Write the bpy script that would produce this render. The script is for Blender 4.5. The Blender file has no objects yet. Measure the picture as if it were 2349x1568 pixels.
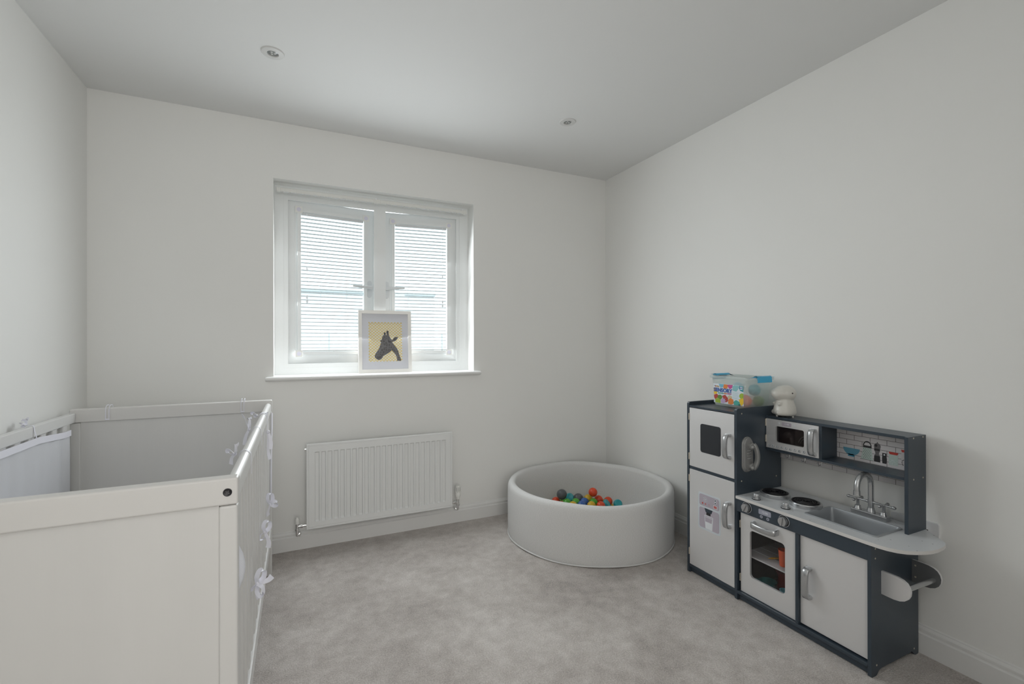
import bpy, bmesh, math, random
from mathutils import Vector, Matrix
from mathutils.geometry import tessellate_polygon
random.seed(4)
S = bpy.context.scene
COL = S.collection
PI = math.pi
# ------------------------------------------------------------------ camera, world, exposure
YB, XL, XR, ZC, YF = 2.887, -0.919, 2.135, 2.40, -0.62      # back wall, left, right, ceiling, wall behind the camera
cam = bpy.data.cameras.new('camera'); camo = bpy.data.objects.new('camera', cam); COL.objects.link(camo)
cam.sensor_width = 36.0; cam.sensor_fit = 'HORIZONTAL'; cam.lens = 1057.88 / 2349 * 36.0; cam.clip_start = 0.02
camo.location = (0, 0, 1.1657)
_yaw, _pit, _rol = 0.436377, 0.0013695, 0.0017434
camo.rotation_euler = (Matrix.Rotation(-_yaw, 3, 'Z') @ Matrix.Rotation(PI/2 + _pit, 3, 'X') @ Matrix.Rotation(-_rol, 3, 'Z')).to_euler()
S.camera = camo
S.view_settings.view_transform = 'Standard'; S.view_settings.look = 'None'
S.view_settings.gamma = 1.0; S.view_settings.use_curve_mapping = False
S.view_settings.exposure = 0.0
S.cycles.max_bounces = 14; S.cycles.diffuse_bounces = 9; S.cycles.glossy_bounces = 5
S.cycles.transmission_bounces = 8; S.cycles.transparent_max_bounces = 24
S.cycles.sample_clamp_indirect = 6.0
w = bpy.data.worlds.new('overcast_sky'); S.world = w; w.use_nodes = True
w.node_tree.nodes['Background'].inputs[0].default_value = (0.90, 0.955, 1.0, 1)
w.node_tree.nodes['Background'].inputs[1].default_value = 3.2

def area(name, loc, rot, sx, sy, power, col=(1, 1, 1), portal=False):
    l = bpy.data.lights.new(name, 'AREA'); l.shape = 'RECTANGLE'; l.size = sx; l.size_y = sy; l.energy = power; l.color = col
    if portal: l.cycles.is_portal = True
    o = bpy.data.objects.new(name, l); COL.objects.link(o); o.location = loc; o.rotation_euler = rot
    return o
area('window_daylight_portal', (0.474, 3.155, 1.53), (-PI/2, 0, 0), 1.2, 1.12, 1, portal=True)
for _x, _w in ((0.198, 0.44), (0.749, 0.42)):              # daylight diffused by the two blinds, in three bands each
    for _z in (1.225, 1.525, 1.825):
        area('window_daylight', (_x, 2.972, _z), (-PI/2 + math.radians(20), 0, 0), _w, 0.29, 2.5, (0.93, 0.975, 1.0))
area('doorway_fill_light', (0.15, YF - 0.62, 1.35), (PI/2, 0, 0), 0.9, 1.7, 21.0, (1.0, 0.975, 0.945))  # fill light added beyond the doorway to brighten the camera side
area('fill_light_behind', (0.25, -0.30, 2.33), (math.radians(50), 0, 0), 1.3, 0.5, 6.0, (1.0, 0.98, 0.955))        # unseen fill light, added high up behind the camera

# ------------------------------------------------------------------ materials
def mat(name, col, rough=0.6, metal=0.0, spec=0.5, bump=None, mottle=None, emit=None, coat=0.0, trans=0.0):
    m = bpy.data.materials.new(name); m.use_nodes = True
    nt = m.node_tree; b = nt.nodes['Principled BSDF']
    b.inputs['Base Color'].default_value = (*col, 1); b.inputs['Roughness'].default_value = rough
    b.inputs['Metallic'].default_value = metal; b.inputs['Specular IOR Level'].default_value = spec
    if coat: b.inputs['Coat Weight'].default_value = coat
    if mottle or bump:
        tc = nt.nodes.new('ShaderNodeTexCoord')
    if mottle:                                   # (scale xyz, amount, detail)
        mp = nt.nodes.new('ShaderNodeMapping'); mp.inputs['Scale'].default_value = mottle[0]
        n = nt.nodes.new('ShaderNodeTexNoise'); n.inputs['Detail'].default_value = mottle[2]; n.inputs['Scale'].default_value = 1
        r = nt.nodes.new('ShaderNodeMapRange'); r.inputs[1].default_value = 0.3; r.inputs[2].default_value = 0.7
        r.inputs[3].default_value = 1 - mottle[1]; r.inputs[4].default_value = 1 + mottle[1]
        v = nt.nodes.new('ShaderNodeVectorMath'); v.operation = 'SCALE'; v.inputs[0].default_value = col
        nt.links.new(tc.outputs['Object'], mp.inputs[0]); nt.links.new(mp.outputs[0], n.inputs['Vector'])
        nt.links.new(n.outputs[0], r.inputs[0]); nt.links.new(r.outputs[0], v.inputs['Scale']); nt.links.new(v.outputs[0], b.inputs['Base Color'])
    if bump:                                     # (scale xyz, strength, distance)
        mp = nt.nodes.new('ShaderNodeMapping'); mp.inputs['Scale'].default_value = bump[0]
        n = nt.nodes.new('ShaderNodeTexNoise'); n.inputs['Detail'].default_value = 3; n.inputs['Scale'].default_value = 1
        bu = nt.nodes.new('ShaderNodeBump'); bu.inputs['Strength'].default_value = bump[1]; bu.inputs['Distance'].default_value = bump[2]
        nt.links.new(tc.outputs['Object'], mp.inputs[0]); nt.links.new(mp.outputs[0], n.inputs['Vector'])
        nt.links.new(n.outputs[0], bu.inputs['Height']); nt.links.new(bu.outputs[0], b.inputs['Normal'])
    return m

def see_through(name, col, rough, alpha, translucent=0.0):
    """thin sheet: part straight through, the rest diffuse / translucent with a gloss"""
    m = bpy.data.materials.new(name); m.use_nodes = True; nt = m.node_tree; nt.nodes.clear()
    out = nt.nodes.new('ShaderNodeOutputMaterial'); mix = nt.nodes.new('ShaderNodeMixShader'); tr = nt.nodes.new('ShaderNodeBsdfTransparent')
    pb = nt.nodes.new('ShaderNodeBsdfPrincipled'); pb.inputs['Base Color'].default_value = (*col, 1); pb.inputs['Roughness'].default_value = rough
    tr.inputs[0].default_value = (*[0.5 + 0.5 * c for c in col], 1) if max(col) > 0.2 else (*[min(1, c * 4 + 0.35) for c in col], 1)
    src = pb.outputs[0]
    if translucent:
        t = nt.nodes.new('ShaderNodeBsdfTranslucent'); t.inputs[0].default_value = (*col, 1)
        m2 = nt.nodes.new('ShaderNodeMixShader'); m2.inputs[0].default_value = translucent
        nt.links.new(pb.outputs[0], m2.inputs[1]); nt.links.new(t.outputs[0], m2.inputs[2]); src = m2.outputs[0]
    mix.inputs[0].default_value = alpha
    nt.links.new(tr.outputs[0], mix.inputs[1]); nt.links.new(src, mix.inputs[2]); nt.links.new(mix.outputs[0], out.inputs[0])
    return m

def glass(name, tint, gloss=0.06):
    m = bpy.data.materials.new(name); m.use_nodes = True; nt = m.node_tree; nt.nodes.clear()
    out = nt.nodes.new('ShaderNodeOutputMaterial'); mix = nt.nodes.new('ShaderNodeMixShader')
    tr = nt.nodes.new('ShaderNodeBsdfTransparent'); tr.inputs[0].default_value = (*tint, 1)
    g = nt.nodes.new('ShaderNodeBsdfGlossy'); g.inputs['Roughness'].default_value = 0.03
    mix.inputs[0].default_value = gloss
    nt.links.new(tr.outputs[0], mix.inputs[1]); nt.links.new(g.outputs[0], mix.inputs[2]); nt.links.new(mix.outputs[0], out.inputs[0])
    return m

M = {}
M['wall'] = mat('wall_paint', (0.80, 0.80, 0.782), 0.62, bump=((60, 60, 60), 0.05, 0.002), mottle=((1.3, 1.3, 1.3), 0.012, 2))
M['ceil'] = mat('ceiling_paint', (0.73, 0.735, 0.73), 0.8, bump=((60, 60, 60), 0.04, 0.002))
M['reveal'] = M['wall']
M['gloss_white'] = mat('satin_white_wood_paint', (0.76, 0.76, 0.75), 0.32)
M['upvc'] = mat('white_upvc', (0.80, 0.82, 0.82), 0.25)
M['handle_white'] = mat('white_window_handle', (0.66, 0.68, 0.69), 0.3)
M['rubber'] = mat('window_gasket', (0.12, 0.12, 0.12), 0.6)
M['glass'] = glass('window_glass', (0.95, 0.985, 0.975))
M['slat'] = mat('white_blind_slat', (0.74, 0.765, 0.78), 0.5)
M['cord'] = mat('white_cord', (0.80, 0.82, 0.84), 0.7)
M['corner_plate'] = mat('cream_plastic', (0.80, 0.80, 0.775), 0.5)
M['lilac_dot'] = mat('lilac_tab', (0.70, 0.69, 0.78), 0.6)
M['rad'] = mat('radiator_enamel', (0.77, 0.78, 0.775), 0.28)
M['chrome'] = mat('chrome', (0.80, 0.80, 0.80), 0.08, 1.0)
M['white_plastic'] = mat('white_plastic', (0.74, 0.74, 0.71), 0.35)
M['socket'] = mat('socket_plastic', (0.70, 0.71, 0.73), 0.25)
M['black'] = mat('black_plastic', (0.012, 0.012, 0.014), 0.4)
M['crib'] = mat('white_stained_pine', (0.67, 0.665, 0.65), 0.38, mottle=((9, 9, 0.9), 0.018, 4), bump=((90, 90, 3), 0.08, 0.002))
M['crib_h'] = mat('white_stained_pine_across', (0.68, 0.67, 0.652), 0.38, mottle=((0.9, 9, 9), 0.018, 4), bump=((3, 90, 90), 0.06, 0.002))
M['crib_rail'] = mat('white_stained_pine_rail', (0.70, 0.70, 0.69), 0.33, mottle=((9, 0.9, 9), 0.012, 4))
M['mesh'] = see_through('white_mesh_fabric', (0.86, 0.87, 0.91), 0.9, 0.92, 0.3)
M['ribbon'] = mat('white_ribbon', (0.80, 0.80, 0.87), 0.5)
M['navy'] = mat('slate_blue_painted_board', (0.038, 0.053, 0.070), 0.33, spec=0.5, bump=((300, 300, 300), 0.04, 0.001))
M['silver'] = mat('silver_painted_board', (0.76, 0.76, 0.765), 0.36, 0.45, bump=((400, 400, 400), 0.05, 0.001))
M['silver_plastic'] = mat('silver_plastic', (0.50, 0.51, 0.52), 0.24, 0.75)
M['grey_plastic'] = mat('grey_plastic', (0.32, 0.32, 0.315), 0.30, 0.5)
M['sink'] = mat('sink_grey_plastic', (0.36, 0.38, 0.40), 0.38, 0.35)
M['counter'] = mat('speckled_white_board', (0.62, 0.64, 0.66), 0.35)
M['counter_edge'] = mat('raw_white_edge', (0.66, 0.645, 0.63), 0.6)
M['chalk'] = mat('chalkboard_black', (0.022, 0.025, 0.030), 0.75)
M['dark_in'] = mat('dark_board_interior', (0.030, 0.030, 0.034), 0.6)
M['oven_shelf'] = mat('white_laminate_shelf', (0.60, 0.59, 0.60), 0.4)
M['tint'] = glass('tinted_acrylic', (0.74, 0.69, 0.69), 0.05)
M['oven_pane'] = glass('clear_acrylic', (0.94, 0.94, 0.94), 0.03)
M['sticker_grey'] = mat('sticker_pale_grey', (0.60, 0.65, 0.69), 0.5)
M['sticker_lilac'] = mat('sticker_lilac', (0.44, 0.40, 0.46), 0.5)
M['sticker_white'] = mat('sticker_white', (0.72, 0.75, 0.78), 0.5)
M['screw'] = mat('wood_plug', (0.55, 0.50, 0.40), 0.5)
M['hinge'] = mat('brass_hinge', (0.60, 0.55, 0.46), 0.4, 0.6)
M['red'] = mat('print_red', (0.55, 0.045, 0.03), 0.5)
M['print_black'] = mat('print_black', (0.02, 0.02, 0.022), 0.5)
M['print_grey'] = mat('print_grey', (0.13, 0.125, 0.13), 0.5)
M['print_blue'] = mat('print_blue', (0.13, 0.34, 0.46), 0.5)
M['print_blue2'] = mat('print_deep_blue', (0.05, 0.27, 0.42), 0.5)
M['print_mint'] = mat('print_mint', (0.50, 0.60, 0.56), 0.5)
M['print_paper'] = mat('print_pale', (0.62, 0.58, 0.58), 0.5)
M['latch'] = mat('blue_latch_plastic', (0.04, 0.40, 0.66), 0.35)
M['tub'] = see_through('frosted_clear_plastic', (0.84, 0.89, 0.88), 0.3, 0.44, 0.5)
M['dino'] = mat('cream_silicone', (0.62, 0.605, 0.56), 0.30)
M['eye'] = mat('dark_brown_eye', (0.03, 0.012, 0.012), 0.15)
M['frame_white'] = mat('white_picture_frame', (0.76, 0.745, 0.71), 0.45)
M['mount'] = mat('white_mount_card', (0.72, 0.73, 0.78), 0.3, coat=0.3)
M['lens'] = mat('spotlight_lens', (0.22, 0.235, 0.23), 0.15)
M['spot_ring'] = mat('spotlight_ring', (0.62, 0.62, 0.61), 0.4)
M['out_house'] = mat('pale_render', (0.75, 0.76, 0.78), 0.8)
M['out_dark'] = mat('grey_metal', (0.42, 0.46, 0.48), 0.5)
M['out_ground'] = mat('dark_ground', (0.09, 0.10, 0.09), 0.9)  # ground made dark so the undersides of the slats stay dim
M['edge_brown'] = mat('mdf_edge', (0.25, 0.17, 0.11), 0.8)

# ball and print colours
BC = {'orange': (0.62, 0.065, 0.02), 'grey': (0.085, 0.09, 0.095), 'cyan': (0.03, 0.33, 0.37), 'yellow': (0.60, 0.38, 0.02),
      'green': (0.07, 0.33, 0.03), 'blue': (0.035, 0.11, 0.34)}
for k, c in BC.items(): M['ball_' + k] = mat(k + '_ball_plastic', c, 0.28)
for k, c in {'p_red': (0.50, 0.06, 0.045), 'p_green': (0.14, 0.27, 0.05), 'p_lime': (0.36, 0.50, 0.05), 'p_orange': (0.76, 0.24, 0.05),
             'p_pink': (0.55, 0.07, 0.28), 'p_lightblue': (0.18, 0.50, 0.66), 'p_aqua': (0.26, 0.55, 0.58), 'p_teal': (0.08, 0.42, 0.36),
             'p_yellow': (0.85, 0.56, 0.03), 'p_lilac': (0.52, 0.38, 0.60), 'p_blue': (0.05, 0.13, 0.42), 'p_white': (0.72, 0.78, 0.84),
             'p_petrol': (0.05, 0.30, 0.36), 'p_cream': (0.62, 0.56, 0.36)}.items():
    M[k] = mat('print_' + k[2:], c, 0.45)

# counter speckles
def speckle(m):
    nt = m.node_tree; b = nt.nodes['Principled BSDF']; tc = nt.nodes.new('ShaderNodeTexCoord')
    v = nt.nodes.new('ShaderNodeTexVoronoi'); v.inputs['Scale'].default_value = 55
    r = nt.nodes.new('ShaderNodeMapRange'); r.inputs[1].default_value = 0.10; r.inputs[2].default_value = 0.13
    wn = nt.nodes.new('ShaderNodeMath'); wn.operation = 'GREATER_THAN'; wn.inputs[1].default_value = 0.62
    sx = nt.nodes.new('ShaderNodeSeparateXYZ')
    mx = nt.nodes.new('ShaderNodeMath'); mx.operation = 'MAXIMUM'
    c = nt.nodes.new('ShaderNodeMix'); c.data_type = 'RGBA'
    inv = nt.nodes.new('ShaderNodeMath'); inv.operation = 'SUBTRACT'; inv.inputs[0].default_value = 1
    nt.links.new(tc.outputs['Object'], v.inputs['Vector']); nt.links.new(v.outputs['Distance'], r.inputs[0])
    nt.links.new(v.outputs['Color'], sx.inputs[0]); nt.links.new(sx.outputs[0], wn.inputs[0]); nt.links.new(wn.outputs[0], inv.inputs[1])
    nt.links.new(r.outputs[0], mx.inputs[0]); nt.links.new(inv.outputs[0], mx.inputs[1]); nt.links.new(mx.outputs[0], c.inputs[0])
    c.inputs[6].default_value = (0.09, 0.09, 0.10, 1); c.inputs[7].default_value = (0.62, 0.64, 0.66, 1)
    nt.links.new(c.outputs[2], b.inputs['Base Color'])
speckle(M['counter'])

# carpet: pile shading put into the colour at several scales, fine pile relief
def carpet():
    m = mat('cut_pile_carpet', (0.3, 0.3, 0.3), 0.95, spec=0.1); nt = m.node_tree; b = nt.nodes['Principled BSDF']
    tc = nt.nodes.new('ShaderNodeTexCoord')
    def noise(sc, det, rough=0.5, dist=0.0, mp=None):
        n = nt.nodes.new('ShaderNodeTexNoise'); n.inputs['Scale'].default_value = sc; n.inputs['Detail'].default_value = det
        n.inputs['Roughness'].default_value = rough; n.inputs['Distortion'].default_value = dist
        if mp:
            q = nt.nodes.new('ShaderNodeMapping'); q.inputs['Scale'].default_value = mp; q.inputs['Rotation'].default_value = (0, 0, 0.5)
            nt.links.new(tc.outputs['Object'], q.inputs[0]); nt.links.new(q.outputs[0], n.inputs['Vector'])
        else: nt.links.new(tc.outputs['Object'], n.inputs['Vector'])
        return n.outputs[0]
    def add(a, b_, k):
        s = nt.nodes.new('ShaderNodeMath'); s.operation = 'MULTIPLY_ADD'; s.inputs[1].default_value = k
        nt.links.new(b_, s.inputs[0])
        if isinstance(a, float): s.inputs[2].default_value = a
        else: nt.links.new(a, s.inputs[2])
        return s.outputs[0]
    v = add(-0.62, noise(1.9, 4, 0.6, 0.3), 0.80)
    v = add(v, noise(17, 5, 0.65, 0.15), 0.58)
    v = add(v, noise(190, 3, 0.75), 1.00)
    v = add(v, noise(420, 2, 0.8), 0.30)
    r = nt.nodes.new('ShaderNodeValToRGB')
    e = r.color_ramp.elements; e[0].position = 0.30; e[0].color = (0.27, 0.245, 0.23, 1); e[1].position = 1.0; e[1].color = (0.76, 0.72, 0.69, 1)
    el = e.new(0.62); el.color = (0.51, 0.470, 0.442, 1)
    nt.links.new(v, r.inputs[0]); nt.links.new(r.outputs[0], b.inputs['Base Color'])
    bu = nt.nodes.new('ShaderNodeBump'); bu.inputs['Strength'].default_value = 0.9; bu.inputs['Distance'].default_value = 0.007
    h = add(noise(170, 3, 0.7), noise(7, 3), 0.5)
    nt.links.new(h, bu.inputs['Height']); nt.links.new(bu.outputs[0], b.inputs['Normal'])
    return m
M['carpet'] = carpet()

def heather():
    m = mat('heather_grey_jersey', (0.42, 0.42, 0.41), 0.9, spec=0.15); nt = m.node_tree; b = nt.nodes['Principled BSDF']
    uv = nt.nodes.new('ShaderNodeUVMap')
    n = nt.nodes.new('ShaderNodeTexNoise'); n.inputs['Scale'].default_value = 1; n.inputs['Detail'].default_value = 3
    mp = nt.nodes.new('ShaderNodeMapping'); mp.inputs['Scale'].default_value = (150, 760, 1)
    r = nt.nodes.new('ShaderNodeValToRGB'); e = r.color_ramp.elements
    e[0].position = 0.28; e[0].color = (0.56, 0.56, 0.555, 1); e[1].position = 0.75; e[1].color = (0.76, 0.76, 0.752, 1)
    nt.links.new(uv.outputs[0], mp.inputs[0]); nt.links.new(mp.outputs[0], n.inputs['Vector']); nt.links.new(n.outputs[0], r.inputs[0])
    nt.links.new(r.outputs[0], b.inputs['Base Color'])
    bu = nt.nodes.new('ShaderNodeBump'); bu.inputs['Strength'].default_value = 0.2; bu.inputs['Distance'].default_value = 0.002
    nt.links.new(n.outputs[0], bu.inputs['Height']); nt.links.new(bu.outputs[0], b.inputs['Normal'])
    return m
M['heather'] = heather()

def brickprint():          # flat printed tile pattern on the toy backboard: rows 20.7 mm, tiles 58.5 mm
    m = mat('printed_tile_board', (0.5, 0.5, 0.5), 0.4); nt = m.node_tree; b = nt.nodes['Principled BSDF']
    g = nt.nodes.new('ShaderNodeNewGeometry'); sx = nt.nodes.new('ShaderNodeSeparateXYZ'); cb = nt.nodes.new('ShaderNodeCombineXYZ')
    ay = nt.nodes.new('ShaderNodeMath'); ay.operation = 'SUBTRACT'; ay.inputs[0].default_value = 1.169 + 0.0585 * 20
    az = nt.nodes.new('ShaderNodeMath'); az.operation = 'SUBTRACT'; az.inputs[1].default_value = 0.7773 - 0.0207 * 21
    br = nt.nodes.new('ShaderNodeTexBrick'); br.inputs['Scale'].default_value = 1; br.offset = 0.5; br.squash = 1
    br.inputs['Brick Width'].default_value = 0.0585; br.inputs['Row Height'].default_value = 0.0207; br.inputs['Mortar Size'].default_value = 0.0009
    br.inputs['Mortar Smooth'].default_value = 0.1
    br.inputs['Color1'].default_value = br.inputs['Color2'].default_value = (0.64, 0.62, 0.63, 1); br.inputs['Mortar'].default_value = (0.115, 0.105, 0.105, 1)
    nt.links.new(g.outputs['Position'], sx.inputs[0]); nt.links.new(sx.outputs[1], ay.inputs[1]); nt.links.new(sx.outputs[2], az.inputs[0])
    nt.links.new(ay.outputs[0], cb.inputs[0]); nt.links.new(az.outputs[0], cb.inputs[1]); nt.links.new(cb.outputs[0], br.inputs['Vector'])
    nt.links.new(br.outputs[0], b.inputs['Base Color'])
    return m
M['brickprint'] = brickprint()

def dotprint():            # yellow paper with a honeycomb of white dots (local x,z in metres)
    m = mat('yellow_dot_paper', (0.7, 0.6, 0.2), 0.5); nt = m.node_tree; b = nt.nodes['Principled BSDF']
    tc = nt.nodes.new('ShaderNodeTexCoord'); res = []
    for off in (0.0, 0.5):
        mp = nt.nodes.new('ShaderNodeMapping'); mp.inputs['Scale'].default_value = (50, 1, 56); mp.inputs['Location'].default_value = (off, 0, off)
        fr = nt.nodes.new('ShaderNodeVectorMath'); fr.operation = 'FRACTION'
        su = nt.nodes.new('ShaderNodeVectorMath'); su.operation = 'SUBTRACT'; su.inputs[1].default_value = (0.5, 0, 0.5)
        mu = nt.nodes.new('ShaderNodeVectorMath'); mu.operation = 'MULTIPLY'; mu.inputs[1].default_value = (1, 0, 1)
        ln = nt.nodes.new('ShaderNodeVectorMath'); ln.operation = 'LENGTH'
        nt.links.new(tc.outputs['Object'], mp.inputs[0]); nt.links.new(mp.outputs[0], fr.inputs[0]); nt.links.new(fr.outputs[0], su.inputs[0])
        nt.links.new(su.outputs[0], mu.inputs[0]); nt.links.new(mu.outputs[0], ln.inputs[0]); res.append(ln.outputs['Value'])
    mn = nt.nodes.new('ShaderNodeMath'); mn.operation = 'MINIMUM'; nt.links.new(res[0], mn.inputs[0]); nt.links.new(res[1], mn.inputs[1])
    lt = nt.nodes.new('ShaderNodeMath'); lt.operation = 'LESS_THAN'; lt.inputs[1].default_value = 0.27; nt.links.new(mn.outputs[0], lt.inputs[0])
    c = nt.nodes.new('ShaderNodeMix'); c.data_type = 'RGBA'; c.inputs[6].default_value = (0.86, 0.66, 0.20, 1); c.inputs[7].default_value = (0.82, 0.84, 0.84, 1)
    nt.links.new(lt.outputs[0], c.inputs[0]); nt.links.new(c.outputs[2], b.inputs['Base Color'])
    return m
M['dotprint'] = dotprint()

def giraffeskin():
    m = mat('giraffe_print', (0.2, 0.2, 0.2), 0.5); nt = m.node_tree; b = nt.nodes['Principled BSDF']
    tc = nt.nodes.new('ShaderNodeTexCoord')
    mp = nt.nodes.new('ShaderNodeMapping'); mp.inputs['Scale'].default_value = (95, 1, 60); mp.inputs['Rotation'].default_value = (0, 0.35, 0)
    v = nt.nodes.new('ShaderNodeTexVoronoi'); v.feature = 'DISTANCE_TO_EDGE'; v.inputs['Scale'].default_value = 1
    n = nt.nodes.new('ShaderNodeTexNoise'); n.inputs['Scale'].default_value = 60
    r = nt.nodes.new('ShaderNodeValToRGB'); e = r.color_ramp.elements
    e[0].position = 0.03; e[0].color = (0.22, 0.215, 0.22, 1); e[1].position = 0.2; e[1].color = (0.085, 0.075, 0.075, 1)
    mm = nt.nodes.new('ShaderNodeMix'); mm.data_type = 'RGBA'; mm.blend_type = 'MULTIPLY'; mm.inputs[0].default_value = 0.6
    nt.links.new(tc.outputs['Object'], mp.inputs[0]); nt.links.new(mp.outputs[0], v.inputs['Vector']); nt.links.new(v.outputs[0], r.inputs[0])
    nt.links.new(tc.outputs['Object'], n.inputs['Vector']); nt.links.new(r.outputs[0], mm.inputs[6]); nt.links.new(n.outputs[0], mm.inputs[7])
    nt.links.new(mm.outputs[2], b.inputs['Base Color'])
    return m
M['giraffe'] = giraffeskin()

def meshweave(m):          # fine diagonal weave relief on the liner
    nt = m.node_tree; pb = [n for n in nt.nodes if n.type == 'BSDF_PRINCIPLED'][0]
    tc = nt.nodes.new('ShaderNodeTexCoord'); wv = nt.nodes.new('ShaderNodeTexWave'); wv.bands_direction = 'DIAGONAL'
    wv.inputs['Scale'].default_value = 110; bu = nt.nodes.new('ShaderNodeBump'); bu.inputs['Strength'].default_value = 0.12; bu.inputs['Distance'].default_value = 0.002
    nt.links.new(tc.outputs['Object'], wv.inputs['Vector']); nt.links.new(wv.outputs['Fac'], bu.inputs['Height']); nt.links.new(bu.outputs[0], pb.inputs['Normal'])
meshweave(M['mesh'])

# ------------------------------------------------------------------ object helpers
def thing(name, label, cat, loc=(0, 0, 0), rotz=0.0, group=None):
    o = bpy.data.objects.new(name, None); COL.objects.link(o); o.location = loc; o.rotation_euler = (0, 0, rotz)
    o.empty_display_size = 0.05
    tag(o, label, cat, group); return o
def tag(o, label, cat, group=None):
    o['label'] = label; o['category'] = cat
    if group: o['group'] = group
    return o
def wloc(o):
    v = Vector((0, 0, 0))
    while o is not None: v += o.location; o = o.parent
    return v
def obj(name, bm, m, parent=None, local=False, smooth=38, loc=None):
    """link a bmesh as one object; coordinates are world ones unless local (parents are unrotated when world)"""
    me = bpy.data.meshes.new(name)
    if parent is not None and not local:
        bmesh.ops.translate(bm, verts=bm.verts, vec=-wloc(parent))
    bmesh.ops.recalc_face_normals(bm, faces=bm.faces) if smooth is not None and smooth >= 0 else None
    bm.to_mesh(me); bm.free()
    if smooth:
        for p in me.polygons: p.use_smooth = True
        me.set_sharp_from_angle(angle=math.radians(abs(smooth)))
    ms = m if isinstance(m, (list, tuple)) else [m]
    for x in ms: me.materials.append(x)
    o = bpy.data.objects.new(name, me); COL.objects.link(o)
    if smooth and len(me.polygons) < 420:
        wn = o.modifiers.new('weighted_normals', 'WEIGHTED_NORMAL'); wn.keep_sharp = True; wn.weight = 60
    if parent is not None: o.parent = parent
    if loc is not None: o.location = loc
    return o
def struct(name, bm, m, parent=None, **k):
    o = obj(name, bm, m, parent, **k)
    if parent is None: o['kind'] = 'structure'
    return o
def B(): return bmesh.new()
def bx(bm, x0, x1, y0, y1, z0, z1, bev=0.0, seg=2, mi=0):
    r = bmesh.ops.create_cube(bm, size=1.0); vs = r['verts']
    for v in vs: v.co = Vector((x0 + (v.co.x + .5) * (x1 - x0), y0 + (v.co.y + .5) * (y1 - y0), z0 + (v.co.z + .5) * (z1 - z0)))
    fs = list({f for v in vs for f in v.link_faces})
    for f in fs: f.material_index = mi
    if bev > 0:
        es = list({e for v in vs for e in v.link_edges})
        bmesh.ops.bevel(bm, geom=es, offset=min(bev, 0.49 * min(abs(x1-x0), abs(y1-y0), abs(z1-z0))), segments=seg, profile=0.5, affect='EDGES')
    return bm
def cyl(bm, p0, p1, r0, r1=None, n=20, caps=True):
    p0, p1 = Vector(p0), Vector(p1); r1 = r0 if r1 is None else r1; d = (p1 - p0)
    q = d.to_track_quat('Z', 'Y').to_matrix()
    ra, rb = [], []
    for i in range(n):
        a = 2 * PI * i / n; u = q @ Vector((math.cos(a), math.sin(a), 0))
        ra.append(bm.verts.new(p0 + u * r0)); rb.append(bm.verts.new(p1 + u * r1))
    for i in range(n): bm.faces.new((ra[i], ra[(i+1) % n], rb[(i+1) % n], rb[i]))
    if caps: bm.faces.new(ra[::-1]); bm.faces.new(rb)
    return bm
def lathe(bm, c, prof, n=28, axis=(0, 0, 1), sx=1.0, sy=1.0):
    """prof: list of (radius, height) from bottom to top about axis at c"""
    q = Vector(axis).to_track_quat('Z', 'Y').to_matrix(); c = Vector(c); rings = []
    for r, h in prof:
        if r < 1e-6: rings.append([bm.verts.new(c + q @ Vector((0, 0, h)))])
        else: rings.append([bm.verts.new(c + q @ Vector((r*sx*math.cos(2*PI*i/n), r*sy*math.sin(2*PI*i/n), h))) for i in range(n)])
    for a, b in zip(rings, rings[1:]):
        for i in range(n):
            j = (i + 1) % n
            if len(a) == 1 and len(b) == 1: break
            if len(a) == 1: bm.faces.new((a[0], b[j], b[i]))
            elif len(b) == 1: bm.faces.new((a[i], a[j], b[0]))
            else: bm.faces.new((a[i], a[j], b[j], b[i]))
    return bm
def sweep(bm, pts, sec, up=(0, 0, 1), closed=False, cap=True):
    """sweep the 2D section sec (list of (a,b): a along side, b along up-ish) along pts"""
    pts = [Vector(p) for p in pts]; n = len(pts); up = Vector(up).normalized(); rings = []
    for i, p in enumerate(pts):
        if closed: t = pts[(i+1) % n] - pts[i-1]
        else: t = pts[min(i+1, n-1)] - pts[max(i-1, 0)]
        t.normalize(); s = t.cross(up)
        if s.length < 1e-4: s = t.cross(Vector((0.3, 1, 0.2)))
        s.normalize(); u = s.cross(t)
        rings.append([bm.verts.new(p + s * a + u * b) for a, b in sec])
    m = len(sec)
    for i in range(n if closed else n - 1):
        A, C = rings[i], rings[(i+1) % n]
        for j in range(m): bm.faces.new((A[j], A[(j+1) % m], C[(j+1) % m], C[j]))
    if cap and not closed: bm.faces.new(rings[0][::-1]); bm.faces.new(rings[-1])
    return bm
def circ(r, n=12, ry=None): return [(r * math.cos(2*PI*i/n), (ry or r) * math.sin(2*PI*i/n)) for i in range(n)]
def rrect(w, h, r, n=4):
    r = min(r, w/2 - 1e-5, h/2 - 1e-5); o = []
    for cx, cy, a0 in ((w/2-r, h/2-r, 0), (-w/2+r, h/2-r, 90), (-w/2+r, -h/2+r, 180), (w/2-r, -h/2+r, 270)):
        for k in range(n + 1):
            a = math.radians(a0 + 90 * k / n); o.append((cx + r*math.cos(a), cy + r*math.sin(a)))
    return o
def rr2(y0, y1, z0, z1, r, n=5): return [((y0+y1)/2 + a, (z0+z1)/2 + b) for a, b in rrect(abs(y1-y0), abs(z1-z0), r, n)]
AX = {'x': lambda a, b, c: Vector((c, a, b)), 'y': lambda a, b, c: Vector((a, c, b)), 'z': lambda a, b, c: Vector((a, b, c))}
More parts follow.
